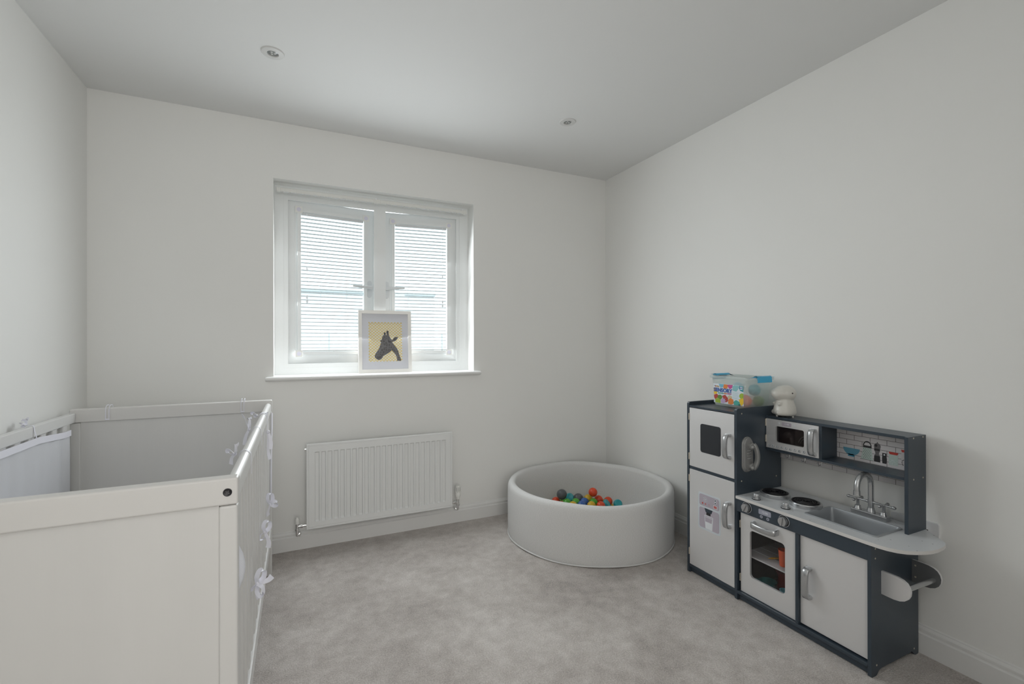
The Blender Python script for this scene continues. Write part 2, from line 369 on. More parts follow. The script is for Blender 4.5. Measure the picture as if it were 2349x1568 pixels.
def prism(bm, outline, c0, c1, axis='z', holes=(), mi=0, mi_side=None, bev=0):
    """extrude a 2D outline (with holes) between c0 and c1 along an axis"""
    f = AX[axis]; loops = [list(outline)] + [list(h) for h in holes]
    tris = tessellate_polygon([[Vector((a, b, 0)) for a, b in l] for l in loops])
    flat = [p for l in loops for p in l]
    va = [bm.verts.new(f(a, b, c0)) for a, b in flat]; vb = [bm.verts.new(f(a, b, c1)) for a, b in flat]
    for t in tris:
        for vv in (va, vb):
            try: q = bm.faces.new([vv[i] for i in t]); q.material_index = mi
            except ValueError: pass
    k = 0
    for l in loops:
        n = len(l)
        for i in range(n):
            q = bm.faces.new((va[k+i], va[k+(i+1) % n], vb[k+(i+1) % n], vb[k+i])); q.material_index = mi if mi_side is None else mi_side
        k += n
    return bm
def sphere(bm, c, r, sx=1, sy=1, sz=1, u=20, v=12, mtx=None):
    r_ = bmesh.ops.create_uvsphere(bm, u_segments=u, v_segments=v, radius=r)
    for q in r_['verts']:
        co = Vector((q.co.x*sx, q.co.y*sy, q.co.z*sz))
        if mtx: co = mtx @ co
        q.co = co + Vector(c)
    return bm
def copy_tree(o, parent=None):
    c = o.copy(); COL.objects.link(c); c.parent = parent
    for ch in [x for x in bpy.data.objects if x.parent == o]: copy_tree(ch, c)
    return c
def text_bm(s, size, ext=0.0003, bold=0.0, align='CENTER'):
    """text as a bmesh in the local XY plane (x to the right, y up)"""
    cu = bpy.data.curves.new('lettering', 'FONT'); cu.body = s; cu.size = size; cu.extrude = ext; cu.align_x = align; cu.align_y = 'CENTER'
    cu.offset = bold; cu.resolution_u = 3
    o = bpy.data.objects.new('lettering', cu); COL.objects.link(o)
    dg = bpy.context.evaluated_depsgraph_get(); me = bpy.data.meshes.new_from_object(o.evaluated_get(dg))
    bm = bmesh.new(); bm.from_mesh(me); bpy.data.objects.remove(o); bpy.data.curves.remove(cu); bpy.data.meshes.remove(me)
    return bm
def join(bm, other, mtx, mi=0):
    me = bpy.data.meshes.new('tmp'); other.to_mesh(me); other.free(); me.transform(mtx)
    n0 = len(bm.faces); bm.from_mesh(me); bpy.data.meshes.remove(me); bm.faces.ensure_lookup_table()
    for i in range(n0, len(bm.faces)): bm.faces[i].material_index = mi
    return bm
# matrix that turns lettering (x right, y up) to face -X (viewer looks along +X): right is -Y
def face_negx(x, y, z): return Matrix(((0, 0, -1, x), (-1, 0, 0, y), (0, 1, 0, z), (0, 0, 0, 1)))

# ================================================================== ROOM SHELL
wx0, wx1, wz0, wz1 = -0.118, 1.065, 0.956, 2.085          # window opening in the back wall
T = 0.27
bm = B()
for a in ((XL-0.2, wx0, 0, ZC), (wx1, XR+0.2, 0, ZC), (wx0, wx1, 0, wz0), (wx0, wx1, wz1, ZC)): bx(bm, a[0], a[1], YB, YB+T, a[2], a[3])
struct('wall_back', bm, M['wall'], smooth=0)
struct('wall_left', bx(B(), XL-0.15, XL, YF, YB, 0, ZC), M['wall'], smooth=0)
struct('wall_right', bx(B(), XR, XR+0.15, YF, YB, 0, ZC), M['wall'], smooth=0)
bm = B()
for a in ((XL-0.15, -0.30, 0, ZC), (0.62, XR+0.15, 0, ZC), (-0.30, 0.62, 2.02, ZC)): bx(bm, a[0], a[1], YF-0.12, YF, a[2], a[3])
struct('wall_front', bm, M['wall'], smooth=0)
bm = B()                                                   # short landing outside the doorway
bx(bm, -0.72, -0.62, YF-1.4, YF-0.12, 0, ZC); bx(bm, 0.92, 1.02, YF-1.4, YF-0.12, 0, ZC); bx(bm, -0.72, 1.02, YF-1.5, YF-1.4, 0, ZC)
struct('wall_landing', bm, M['wall'], smooth=0)
struct('ceiling', bx(B(), XL-0.2, XR+0.2, YF-1.5, YB+0.02, ZC, ZC+0.12), M['ceil'], smooth=0)
struct('floor', bx(B(), XL-0.2, XR+0.2, YF-1.5, YB+0.02, -0.1, 0), M['carpet'], smooth=0)
# door lining round the doorway
bm = B(); bx(bm, -0.36, -0.30, YF-0.13, YF+0.015, 0, 2.08, 0.004); bx(bm, 0.62, 0.68, YF-0.13, YF+0.015, 0, 2.08, 0.004); bx(bm, -0.36, 0.68, YF-0.13, YF+0.015, 2.02, 2.08, 0.004)
struct('trim_1', bm, M['gloss_white'])

# skirting profile (distance from wall, height)
SK = [(0, 0), (0.018, 0), (0.018, 0.0735), (0.0155, 0.0760), (0.0125, 0.0770), (0.0120, 0.0800), (0.0135, 0.0850), (0.0130, 0.0910), (0.0100, 0.0960), (0.0065, 0.0990), (0.0060, 0.1030), (0.0020, 0.1055), (0, 0.1055)]
def skirting(name, p0, p1, nrm):
    bm = B(); A = []
    for p in (p0, p1): A.append([bm.verts.new((p[0] + nrm[0]*d, p[1] + nrm[1]*d, h)) for d, h in SK])
    n = len(SK)
    for i in range(n): bm.faces.new((A[0][i], A[0][(i+1) % n], A[1][(i+1) % n], A[1][i]))
    bm.faces.new(A[0][::-1]); bm.faces.new(A[1])
    struct(name, bm, M['gloss_white'], smooth=25)
skirting('baseboard_back', (XL, YB), (XR, YB), (0, -1))
skirting('baseboard_right', (XR, YF), (XR, YB), (-1, 0))
skirting('baseboard_left', (XL, YF), (XL, YB), (1, 0))
# window board with a rounded nose
bm = B(); sec = [(3.03, 0.956), (3.03, 0.979)]
for k in range(9):
    a = math.radians(90 + 180 * k / 8); sec.append((2.868 + 0.0115*math.cos(a), 0.9665 + 0.0125*math.sin(a)))
bm = B(); A = []
for x, s in ((-0.158, 0.80), (-0.154, 0.96), (-0.148, 1.0), (1.098, 1.0), (1.104, 0.96), (1.108, 0.80)):
    A.append([bm.verts.new((x, 2.95 + (yy-2.95)*(1 - (1-s)*0.06), 0.9665 + (zz-0.9665)*s)) for yy, zz in sec])
for P, Q in zip(A, A[1:]):
    for i in range(len(sec)): bm.faces.new((P[i], P[(i+1) % len(sec)], Q[(i+1) % len(sec)], Q[i]))
bm.faces.new(A[0][::-1]); bm.faces.new(A[-1])
# only the part in front of the wall is wider than the opening: trim the ends behind the wall face
for v in bm.verts:
    if v.co.y > YB:
        v.co.x = min(max(v.co.x, wx0 + 0.0005), wx1 - 0.0005)
struct('trim_2', bm, M['gloss_white'], smooth=30)

# ================================================================== WINDOW
FY = 3.007                                                 # room side face of the frame
ox0, ox1, oz0, oz1 = wx0, wx1, 0.979, wz1
LH = (-0.046, 0.442); RH = (0.514, 0.984); HZ = (1.043, 2.006)
win = bpy.data.objects.new('window_1', None); COL.objects.link(win); win.location = (0.474, FY, 0.979); win['kind'] = 'structure'
bm = B()
loop = lambda a, z, g=0.0: [(a[0]-g, z[0]-g), (a[1]+g, z[0]-g), (a[1]+g, z[1]+g), (a[0]-g, z[1]+g)]
prism(bm, [(ox0, oz0), (ox1, oz0), (ox1, oz1), (ox0, oz1)], FY, FY+0.015, 'y', [loop(LH, HZ), loop(RH, HZ)])
prism(bm, [(ox0, oz0), (ox1, oz0), (ox1, oz1), (ox0, oz1)], FY+0.015, FY+0.07, 'y', [loop(LH, HZ, 0.022), loop(RH, HZ, 0.022)])
struct('window_frame', bm, M['upvc'], win, smooth=0)
bm = B()                                                   # faint raised outer bead of the frame
prism(bm, [(ox0+0.0, oz0), (ox1, oz0), (ox1, oz1), (ox0, oz1)], FY-0.003, FY, 'y', [[(ox0+0.048, oz0+0.040), (ox1-0.058, oz0+0.040), (ox1-0.058, oz1-0.055), (ox0+0.048, oz1-0.055)]])
struct('frame_bead', bm, M['upvc'], win, smooth=0)

def sash(hinge_x, width, sgn, ang, gx0, gx1, gz0, gz1):
    """opening light, hinged on its outer side; local u runs from the hinge to the mullion"""
    s = bpy.data.objects.new('sash', None); COL.objects.link(s); s.parent = win
    s.location = Vector((hinge_x, FY + 0.0165, 0.979)) - win.location
    s.rotation_euler = (0, 0, ang * sgn)
    z = lambda v: v - 0.979
    h0, h1 = HZ[0]-0.0115, HZ[1]+0.0100
    u0, u1 = 0.0, width * sgn
    a0, a1 = min(u0, u1), max(u0, u1); g0, g1 = gx0, gx1
    out = [(a0, z(h0)), (a1, z(h0)), (a1, z(h1)), (a0, z(h1))]
    bm = B(); prism(bm, out, 0.0, 0.055, 'y', [rr2(g0-0.022, g1+0.022, z(gz0)-0.024, z(gz1)+0.022, 0.001, 1)])
    obj('sash_frame', bm, M['upvc'], s, local=True, smooth=0)
    bm = B()
    for d, e, y in ((0.034, 0.022, -0.0035), (0.022, 0.012, 0.004)):
        prism(bm, rr2(g0-d, g1+d, z(gz0)-d, z(gz1)+d, 0.001, 1), y, 0.02, 'y', [rr2(g0-e, g1+e, z(gz0)-e, z(gz1)+e, 0.001, 1)])
    obj('glazing_bead', bm, M['upvc'], s, local=True, smooth=0)
    bm = B(); bx(bm, g0-0.02, g1+0.02, 0.026, 0.032, z(gz0)-0.02, z(gz1)+0.02)
    obj('pane', bm, M['glass'], s, local=True, smooth=0)
    # lever handle near the mullion
    hu = u1 - sgn*0.028; hz = 1.518 - 0.979
    bm = B(); prism(bm, rr2(hu-0.013, hu+0.013, hz-0.062, hz+0.045, 0.0125), -0.008, 0, 'y')
    cyl(bm, (hu, -0.008, hz), (hu, -0.038, hz), 0.0085, n=14)
    cyl(bm, (hu, -0.0085, hz-0.045), (hu, -0.0095, hz-0.045), 0.004, n=10)
    pts = [(hu + sgn*0.008, -0.040, hz-0.002), (hu - sgn*0.02, -0.042, hz-0.0), (hu - sgn*0.06, -0.044, hz+0.001), (hu - sgn*0.112, -0.045, hz+0.003)]
    ring = [rrect(0.016, 0.022, 0.006, 3), rrect(0.015, 0.020, 0.006, 3), rrect(0.013, 0.016, 0.005, 3), rrect(0.010, 0.012, 0.004, 3)]
    prev = None
    for p, sc in zip(pts, ring):
        cur = [bm.verts.new((p[0], p[1]+a, p[2]+b)) for a, b in sc]
        if prev:
            for i in range(len(cur)): bm.faces.new((prev[i], prev[(i+1) % len(cur)], cur[(i+1) % len(cur)], cur[i]))
        else: bm.faces.new(cur[::-1])
        prev = cur
    bm.faces.new(prev)
    obj('handle', bm, M['handle_white'], s, local=True)
    return s
GL = (0.0735, 0.4405, 1.114, 1.946); GR = (-0.4104, -0.0663, 1.114, 1.946)      # glass limits along each light and in height
OPEN = math.radians(6.3)
sl = sash(-0.052, 0.506, 1, OPEN, *GL)
sr = sash(0.990, 0.490, -1, OPEN, *GR)

# ---- clip-in venetian blinds, one in each opening light
def blind(label, hinge_x, sgn, ang, g, cordx):
    t = thing('venetian_blind', label, 'blind', (hinge_x, FY + 0.0165, 0.979), ang*sgn, 'slatted blinds clipped into the window')
    g0, g1 = g[0], g[1]; z0, z1 = g[2]-0.979, g[3]-0.979
    bm = B(); prism(bm, rr2(g0-0.020, g1+0.020, z0-0.020, z1+0.020, 0.002, 1), -0.016, -0.0045, 'y', [rr2(g0, g1, z0, z1, 0.001, 1)])
    obj('blind_frame', bm, M['upvc'], t, local=True, smooth=0)
    for a, b in ((g0-0.012, z0-0.012), (g1+0.012, z0-0.012), (g0-0.012, z1+0.012), (g1+0.012, z1+0.012)):
        c = obj('corner_plate', bx(B(), a-0.020, a+0.020, -0.0185, -0.016, b-0.020, b+0.020, 0.001, 1), M['corner_plate'], t, local=True)
        bm = B(); cyl(bm, (a, -0.0187, b), (a, -0.0185-0.001, b), 0.0125, n=20)
        obj('tab', bm, M['lilac_dot'], c, local=True)
    obj('headrail', bx(B(), g0+0.002, g1-0.002, -0.010, 0.008, z1-0.017, z1-0.001, 0.002, 1), M['handle_white'], t, local=True)
    pitch = 0.0222; n = int((z1 - 0.030 - z0 - 0.012) / pitch) + 1
    bmS = B(); L = g1 - g0 - 0.006; segs = 4; prev = None
    for k in range(segs + 1):                              # gently crowned slat, 25 mm deep
        q = -1 + 2*k/segs; yy = q*0.0120; zz = 0.0030*(1 - q*q) - q*0.0020
        cur = [bmS.verts.new((-L/2, yy, zz)), bmS.verts.new((L/2, yy, zz)), bmS.verts.new((L/2, yy, zz-0.0003)), bmS.verts.new((-L/2, yy, zz-0.0003))]
        if prev:
            for i in range(4): bmS.faces.new((prev[i], prev[(i+1) % 4], cur[(i+1) % 4], cur[i]))
        else: bmS.faces.new(cur[::-1])
        prev = cur
    bmS.faces.new(prev)
    first = obj('slat', bmS, M['slat'], t, local=True)
    zt = z1 - 0.033
    first.location = ((g0+g1)/2, 0.004, zt)
    for i in range(1, n):
        c = first.copy(); COL.objects.link(c); c.location = ((g0+g1)/2, 0.004, zt - i*pitch)
    obj('bottom_rail', bx(B(), g0+0.003, g1-0.003, -0.006, 0.012, z0+0.001, z0+0.009, 0.002, 1), M['upvc'], t, local=True)
    for f in cordx:
        x = g0 + f*(g1-g0); bm = B(); cyl(bm, (x, -0.0095, z0+0.004), (x, -0.0095, z1-0.01), 0.0007, n=5); cyl(bm, (x, 0.0165, z0+0.004), (x, 0.0165, z1-0.01), 0.0007, n=5)
        obj('ladder_cord', bm, M['cord'], t, local=True)
    x = g0 + (0.09 if sgn > 0 else 0.91)*(g1-g0)           # pull cord with toggles
    bm = B(); cyl(bm, (x, -0.013, z1-0.42), (x, -0.013, z1-0.016), 0.0011, n=6)
    bx(bm, x-0.004, x+0.004, -0.013, -0.009, z1-0.018, z1-0.006, 0.001, 1)
    for zz, rr in ((z1-0.335, 0.005), (z1-0.505, 0.006), (z1-0.53, 0.007)): lathe(bm, (x, -0.012, zz), [(0.001, 0.012), (rr*0.7, 0.008), (rr, -0.008), (0.001, -0.012)][::-1], n=10)
    obj('pull_cord', bm, M['cord'], t, local=True)
    bm = B(); bx(bm, (g0+g1)/2+0.0, (g0+g1)/2+0.024, -0.0185, -0.010, z0-0.004, z0+0.002, 0.001, 1)
    obj('tension_clip', bm, M['upvc'], t, local=True)
    return t
blind('white slatted blind filling the left opening light, left of the picture', -0.052, 1, OPEN, GL, (0.30, 0.715))
blind('white slatted blind filling the right opening light, right of the picture', 0.990, -1, OPEN, GR, (0.25, 0.75))

# ---- slim blind track under the head of the recess
t = thing('blind_track', 'slim white perforated track running across the top of the window recess', 'rail', (0.465, 2.947, 2.04))
obj('track', bx(B(), -0.101, 1.031, 2.936, 2.958, 2.031, 2.052, 0.002, 1), M['white_plastic'], t)
for x in (-0.094, 1.024):
    obj('end_cap', bx(B(), x-0.011, x+0.011, 2.934, 2.960, 2.028, 2.053, 0.003, 2), M['white_plastic'], t)
obj('join_sleeve', bx(B(), 0.432, 0.470, 2.934, 2.960, 2.028, 2.053, 0.002, 1), M['white_plastic'], t)
for x in (0.445, 1.000):
    bm = B(); sphere(bm, (x, 2.932, 2.054), 0.005, u=10, v=6); obj('toggle', bm, M['cord'], t)
bm = B()
for i in range(28):
    x = -0.07 + i*0.0385
    if 0.42 < x < 0.48: continue
    bx(bm, x, x+0.030, 2.938, 2.944, 2.0268, 2.0308)
obj('slot_strip', bm, M['handle_white'], t, smooth=0)['kind'] = 'stuff'

# ---- outside
struct('ground_outside', bx(B(), -14, 14, 3.2, 26, -3.3, -3.2), M['out_ground'], smooth=0)
t = thing('neighbouring_house', 'pale rendered house far outside beyond the blinds', 'house', (1.4, 12, -3.2))
obj('house_wall', bx(B(), -4.8, 3.3, 12, 15, -3.2, 2.38), M['out_house'], t, smooth=0)
obj('gutter', bx(B(), -4.9, 3.32, 11.84, 12.0, 2.375, 2.465, 0.03, 2), M['out_dark'], t)
t = thing('balcony_railing', 'thin grey metal railing with posts outside beyond the blinds', 'railing', (0.9, 5.0, -3.2))
obj('top_rail', bx(B(), -0.6, 1.9, 4.995, 5.005, 1.262, 1.270), M['out_dark'], t, smooth=0)
for x in (0.294, 1.468):
    obj('post', bx(B(), x-0.007, x+0.007, 4.993, 5.007, -3.2, 1.262), M['out_dark'], t, smooth=0)

# ================================================================== PICTURE ON THE SILL
pw, ph, pd = 0.326, 0.392, 0.018
t = thing('picture_frame', 'white framed giraffe head print on yellow dotted paper, leaning on the window', 'picture', (0.507, 2.962, 0.9795), math.radians(-1.0))
tilt = Matrix.Rotation(math.radians(-4.2), 4, 'X')
def pic(name, bm, m, par=None, sm=38):
    bmesh.ops.transform(bm, matrix=tilt, verts=bm.verts)
    return obj(name, bm, m, par or t, local=True, smooth=sm)
F0 = [(-pw/2, 0), (pw/2, 0), (pw/2, ph), (-pw/2, ph)]
def inset(g): return [(-pw/2+g, g), (pw/2-g, g), (pw/2-g, ph-g), (-pw/2+g, ph-g)]
bm = B(); prism(bm, F0, 0.0, pd, 'y', [inset(0.021)]); pic('frame', bm, M['frame_white'], sm=0)
bm = B(); prism(bm, inset(0.0205), 0.006, 0.008, 'y', [[(-0.102, 0.070), (0.104, 0.070), (0.104, 0.318), (-0.102, 0.318)]]); mount = pic('mount', bm, M['mount'], sm=0)
bm = B(); prism(bm, inset(0.0205), 0.0085, 0.011, 'y'); pic('backing_board', bm, M['edge_brown'], sm=0)
bm = B(); prism(bm, [(-0.1035, 0.0685), (0.1055, 0.0685), (0.1055, 0.3195), (-0.1035, 0.3195)], 0.0081, 0.0084, 'y'); paper = pic('print', bm, M['dotprint'], sm=0)
gp = [(578,1070),(600,1020),(640,960),(668,915),(690,850),(705,805),(690,770),(680,758),(720,752),(728,700),(740,665),(762,655),(757,615),(770,597),(790,600),(800,625),(795,655),(815,650),(808,600),(815,570),(835,562),(852,575),(855,620),(862,665),(885,715),(915,745),(935,740),(950,710),(985,690),(1037,690),(1030,720),(1005,755),(970,778),(935,785),(920,800),(960,850),(1005,910),(1040,980),(1060,1060),(1085,1130),(1095,1176),(1015,1176),(1005,1100),(985,1050),(950,1005),(910,960),(870,1000),(820,1030),(770,1060),(745,1075),(720,1120),(690,1148),(645,1155),(620,1135),(590,1115)]
def gmap(x, y): return (-0.102 + (x-466)/650*0.206, 0.318 - (y-394)/790*0.248)
bm = B(); prism(bm, [gmap(*q) for q in gp], 0.0077, 0.0080, 'y'); gir = pic('giraffe_head', bm, M['giraffe'], paper, sm=0)
bm = B(); prism(bm, [gmap(*q) for q in ((835,780),(860,765),(890,775),(888,800),(865,805),(840,795))], 0.0073, 0.0076, 'y')
prism(bm, [gmap(*q) for q in ((950,735),(985,705),(1000,715),(975,745),(945,765))], 0.0073, 0.0076, 'y')
prism(bm, [gmap(*q) for q in ((757,615),(770,599),(790,602),(798,625),(785,640),(765,640))], 0.0073, 0.0076, 'y')
prism(bm, [gmap(*q) for q in ((810,600),(815,572),(835,564),(850,576),(852,600),(835,612))], 0.0073, 0.0076, 'y')
prism(bm, [gmap(*q) for q in ((600,1112),(650,1110),(700,1080),(735,1050),(738,1056),(705,1090),(655,1122),(612,1124))], 0.0073, 0.0076, 'y')
pic('dark_markings', bm, M['print_black'], paper, sm=0)['kind'] = 'stuff'
bm = B(); prism(bm, inset(0.0207), 0.0042, 0.0050, 'y'); pic('glazing', bm, glass('picture_glass', (0.97, 0.97, 0.97), 0.05), sm=0)

# ================================================================== RADIATOR
t = thing('radiator', 'white panel radiator with vertical grooves under the window', 'radiator', (0.468, 2.85, 0.128))
rx0, rx1, rz0, rz1, ry = 0.046, 0.889, 0.128, 0.603, 2.800
bm = B()
NF = 23; p0 = rx0 + 0.0415; pitch = (rx1 - rx0 - 0.078) / NF
xs = [(rx0, 0.003), (rx0+0.003, 0), (rx0+0.010, 0), (rx0+0.0115, 0.002), (rx0+0.014, 0.0005)]
cols = [(rx0, 0, .003), (rx0+.003, 0, 0), (rx0+.011, 0, 0), (rx0+.0122, 0, .002), (rx0+.0145, 0, .0004)]
for i in range(NF):
    c = rx0 + 0.039 + pitch*(i+0.5)
    cols += [(c-.0125, 0, .0004), (c-.0085, 1, .0004), (c+.0085, 1, .0004), (c+.0125, 0, .0004)]
cols += [(rx1-.0145, 0, .0004), (rx1-.0122, 0, .002), (rx1-.011, 0, 0), (rx1-.003, 0, 0), (rx1, 0, .003)]
rows = [(rz0, 0, .003), (rz0+.003, 0, 0), (rz0+.011, 0, 0), (rz0+.0122, 0, .002), (rz0+.0145, 0, .0004), (rz0+.040, 0, .0004), (rz0+.0485, 1, .0004),
        (rz1-.052, 1, .0004), (rz1-.0455, 0, .0004), (rz1-.0145, 0, .0004), (rz1-.0122, 0, .002), (rz1-.011, 0, 0), (rz1-.003, 0, 0), (rz1, 0, .003)]
V = [[bm.verts.new((x, ry + max(a, b) + 0.0090*cg*rg, z)) for x, cg, a in cols] for z, rg, b in rows]
for r in range(len(rows)-1):
    for c in range(len(cols)-1): bm.faces.new((V[r][c], V[r][c+1], V[r+1][c+1], V[r+1][c]))
nb = {}                                                    # close it with a back
edge = [V[0][c] for c in range(len(cols))] + [V[r][-1] for r in range(1, len(rows))] + [V[-1][c] for c in range(len(cols)-2, -1, -1)] + [V[r][0] for r in range(len(rows)-2, 0, -1)]
bk = [bm.verts.new((v.co.x, ry+0.014, v.co.z)) for v in edge]
for i in range(len(edge)): bm.faces.new((edge[i], bk[i], bk[(i+1) % len(bk)], edge[(i+1) % len(bk)]))
bm.faces.new(bk)
obj('front_panel', bm, M['rad'], t, smooth=20)
bm = B()
for i in range(40):
    x = rx0 + 0.03 + i*0.0203; bx(bm, x, x+0.001, ry+0.014, ry+0.045, rz0+0.05, rz1-0.05)
o = obj('convector_fins', bm, M['rad'], t, smooth=0); o['kind'] = 'stuff'
for x in (0.18, 0.76): obj('wall_bracket', bx(B(), x-0.02, x+0.02, ry+0.013, YB, rz0+0.03, rz1-0.05, 0.002, 1), M['rad'], t)
bm = B(); cyl(bm, (rx0, ry+0.010, 0.575), (rx0-0.008, ry+0.010, 0.575), 0.007, n=12); obj('bleed_valve', bm, M['chrome'], t)
bm = B(); cyl(bm, (rx1, ry+0.010, 0.575), (rx1+0.006, ry+0.010, 0.575), 0.007, n=12); obj('blanking_plug', bm, M['rad'], t)
# lockshield valve on the left
vx, vy = 0.000, ry + 0.012
v = bpy.data.objects.new('lockshield_valve', None); COL.objects.link(v); v.parent = t; v.location = Vector((vx, vy, 0.15)) - t.location
bm = B(); lathe(bm, (vx, vy, 0.168), [(0, 0), (.0115, 0), (.0115, .022), (.0095, .028), (.0065, .034), (0, .036)], n=18); obj('cap', bm, M['white_plastic'], v)
bm = B(); lathe(bm, (vx, vy, 0.100), [(0, 0), (.0065, .001), (.0075, .006), (.0075, .030), (.0115, .031), (.0115, .041), (.0085, .042), (.0085, .068), (0, .068)], n=18)
cyl(bm, (vx, vy, 0.153), (rx0+0.002, vy, 0.153), 0.0065, n=16)
cyl(bm, (vx+0.016, vy, 0.153), (vx+0.028, vy, 0.153), 0.0115, n=6); cyl(bm, (vx+0.031, vy, 0.153), (vx+0.036, vy, 0.153), 0.009, n=14)
sweep(bm, [(vx, vy, 0.115), (vx, vy, 0.106), (vx+0.002, vy+0.004, 0.101), (vx+0.006, vy+0.014, 0.100), (vx+0.010, vy+0.030, 0.100), (vx+0.012, vy+0.060, 0.100)], circ(0.0062, 12), up=(1, 0, 0))
cyl(bm, (vx+0.0080, vy+0.020, 0.100), (vx+0.0112, vy+0.032, 0.100), 0.011, n=8)
obj('valve_body', bm, M['chrome'], v)
vx = 0.929
v = bpy.data.objects.new('thermostatic_valve', None); COL.objects.link(v); v.parent = t; v.location = Vector((vx, vy, 0.15)) - t.location
bm = B(); lathe(bm, (vx, vy, 0.172), [(0, 0), (.0115, 0), (.0115, .012), (.0165, .014), (.0175, .020), (.0175, .036), (.0150, .040), (.0150, .080), (.0135, .086), (0, .087)], n=24)
for i in range(8):
    a = i*PI/4 + 0.3; bx(bm, vx+.0155*math.cos(a)-.0022, vx+.0155*math.cos(a)+.0022, vy+.0155*math.sin(a)-.0022, vy+.0155*math.sin(a)+.0022, 0.214, 0.254, .001, 1)
obj('thermostat_head', bm, M['white_plastic'], v)
bm = B()
for i in range(8):
    a = i*PI/4 + 0.3 + PI/8; bx(bm, vx+.0150*math.cos(a)-.0007, vx+.0150*math.cos(a)+.0007, vy+.0150*math.sin(a)-.0007, vy+.0150*math.sin(a)+.0007, 0.222, 0.246)
obj('grip_slots', bm, M['print_grey'], v, smooth=0)
bm = B(); lathe(bm, (vx, vy, 0.104), [(0, 0), (.0060, .001), (.0070, .010), (.0070, .026), (.0110, .027), (.0110, .036), (.0080, .038), (.0080, .068), (0, .068)], n=18)
cyl(bm, (vx, vy, 0.153), (rx1-0.002, vy, 0.153), 0.0062, n=16); cyl(bm, (vx-0.014, vy, 0.153), (vx-0.026, vy, 0.153), 0.011, n=6)
sweep(bm, [(vx, vy, 0.118), (vx, vy, 0.108), (vx-0.002, vy+0.004, 0.103), (vx-0.004, vy+0.014, 0.101), (vx-0.006, vy+0.030, 0.101), (vx-0.008, vy+0.060, 0.101)], circ(0.006, 12), up=(1, 0, 0))
cyl(bm, (vx-0.005, vy+0.020, 0.101), (vx-0.0065, vy+0.032, 0.101), 0.0105, n=8)
obj('valve_body', bm, M['chrome'], v)

# ================================================================== CEILING SPOTLIGHTS
for i, (x, y, lb) in enumerate(((-0.092, 2.206, 'recessed white ceiling spotlight above the crib end, upper left'), (1.375, 2.206, 'recessed white ceiling spotlight nearer the right wall corner'))):
    t = thing('ceiling_spotlight', lb, 'spotlight', (x, y, ZC), 0, 'recessed ceiling spotlights')
    bm = B(); pr = [(0.046, 0.0), (0.0455, -0.002), (0.043, -0.0045), (0.024, -0.006), (0.0225, -0.005), (0.0215, -0.001), (0.0215, 0.0)]
    lathe(bm, (0, 0, 0), pr, n=40); obj('ring', bm, M['spot_ring'], t, local=True, smooth=-38)
    bm = B(); lathe(bm, (0, 0, 0), [(0.0, -0.0022), (0.010, -0.0024), (0.0185, -0.0014), (0.0220, -0.0003)], n=32); obj('lens', bm, M['lens'], t, local=True, smooth=-38)
    bm = B()
    for k in range(3):
        a = k*2*PI/3; lathe(bm, (0.008*math.cos(a), 0.008*math.sin(a), 0), [(0.0, -0.0045), (0.003, -0.0038), (0.0048, -0.0022)], n=12)
    obj('lamp_optic', bm, M['spot_ring'], t, local=True, smooth=-38)

# ================================================================== CRIB
cx0, cx1, cy0, cy1, ch = -0.889, -0.114, 1.140, 2.636, 0.880
t = crib = thing('crib', 'large white wooden crib with panelled ends and slatted sides by the left wall', 'crib', ((cx0+cx1)/2, (cy0+cy1)/2, 0))
def end_panel(y0, y1, out):
    """out=-1: outer face towards smaller y"""
    e = bpy.data.objects.new('end_panel', None); COL.objects.link(e); e.parent = t; e.location = Vector(((cx0+cx1)/2, (y0+y1)/2, 0)) - t.location
    obj('top_rail', bx(B(), cx0, cx1, y0, y1, ch-0.058, ch, 0.005, 3), M['crib_h'], e)
    for a, b in ((cx0, cx0+0.037), (cx1-0.037, cx1)):
        obj('stile', bx(B(), a+0.001, b-0.001 if b == cx1 else b, y0+0.0022, y1-0.0022, 0, ch-0.0595, 0.005, 3), M['crib'], e)
    obj('panel', bx(B(), cx0+0.036, cx1-0.036, y0+0.010, y1-0.010, 0.20, ch-0.056), M['crib'], e, smooth=0)
    obj('lower_rail', bx(B(), cx0+0.036, cx1-0.036, y0+0.0015, y1-0.0015, 0.15, 0.21, 0.004, 2), M['crib_h'], e)
    return e
e1 = end_panel(cy0, cy0+0.033, -1)
end_panel(cy1-0.034, cy1, 1)
def bolt(x, z):
    y = cy0
    b_ = B(); lathe(b_, (x, y, z), [(0.0085, 0), (0.0085, 0.0010), (0.0075, 0.0014), (0.0055, 0.0007), (0, 0.0006)], n=22, axis=(0, -1, 0))
    o = obj('bolt', b_, M['black'], e1)
    b_ = B(); bx(b_, x-.0042, x+.0042, y-0.0016, y-0.0004, z-.0007, z+.0007); bx(b_, x-.0007, x+.0007, y-0.0016, y-0.0004, z-.0042, z+.0042)
    bmesh.ops.rotate(b_, verts=b_.verts, cent=(x, y, z), matrix=Matrix.Rotation(0.6, 3, 'Y')); obj('bolt_cross', b_, M['print_grey'], e1, smooth=0)
bolt(-0.1335, 0.850)
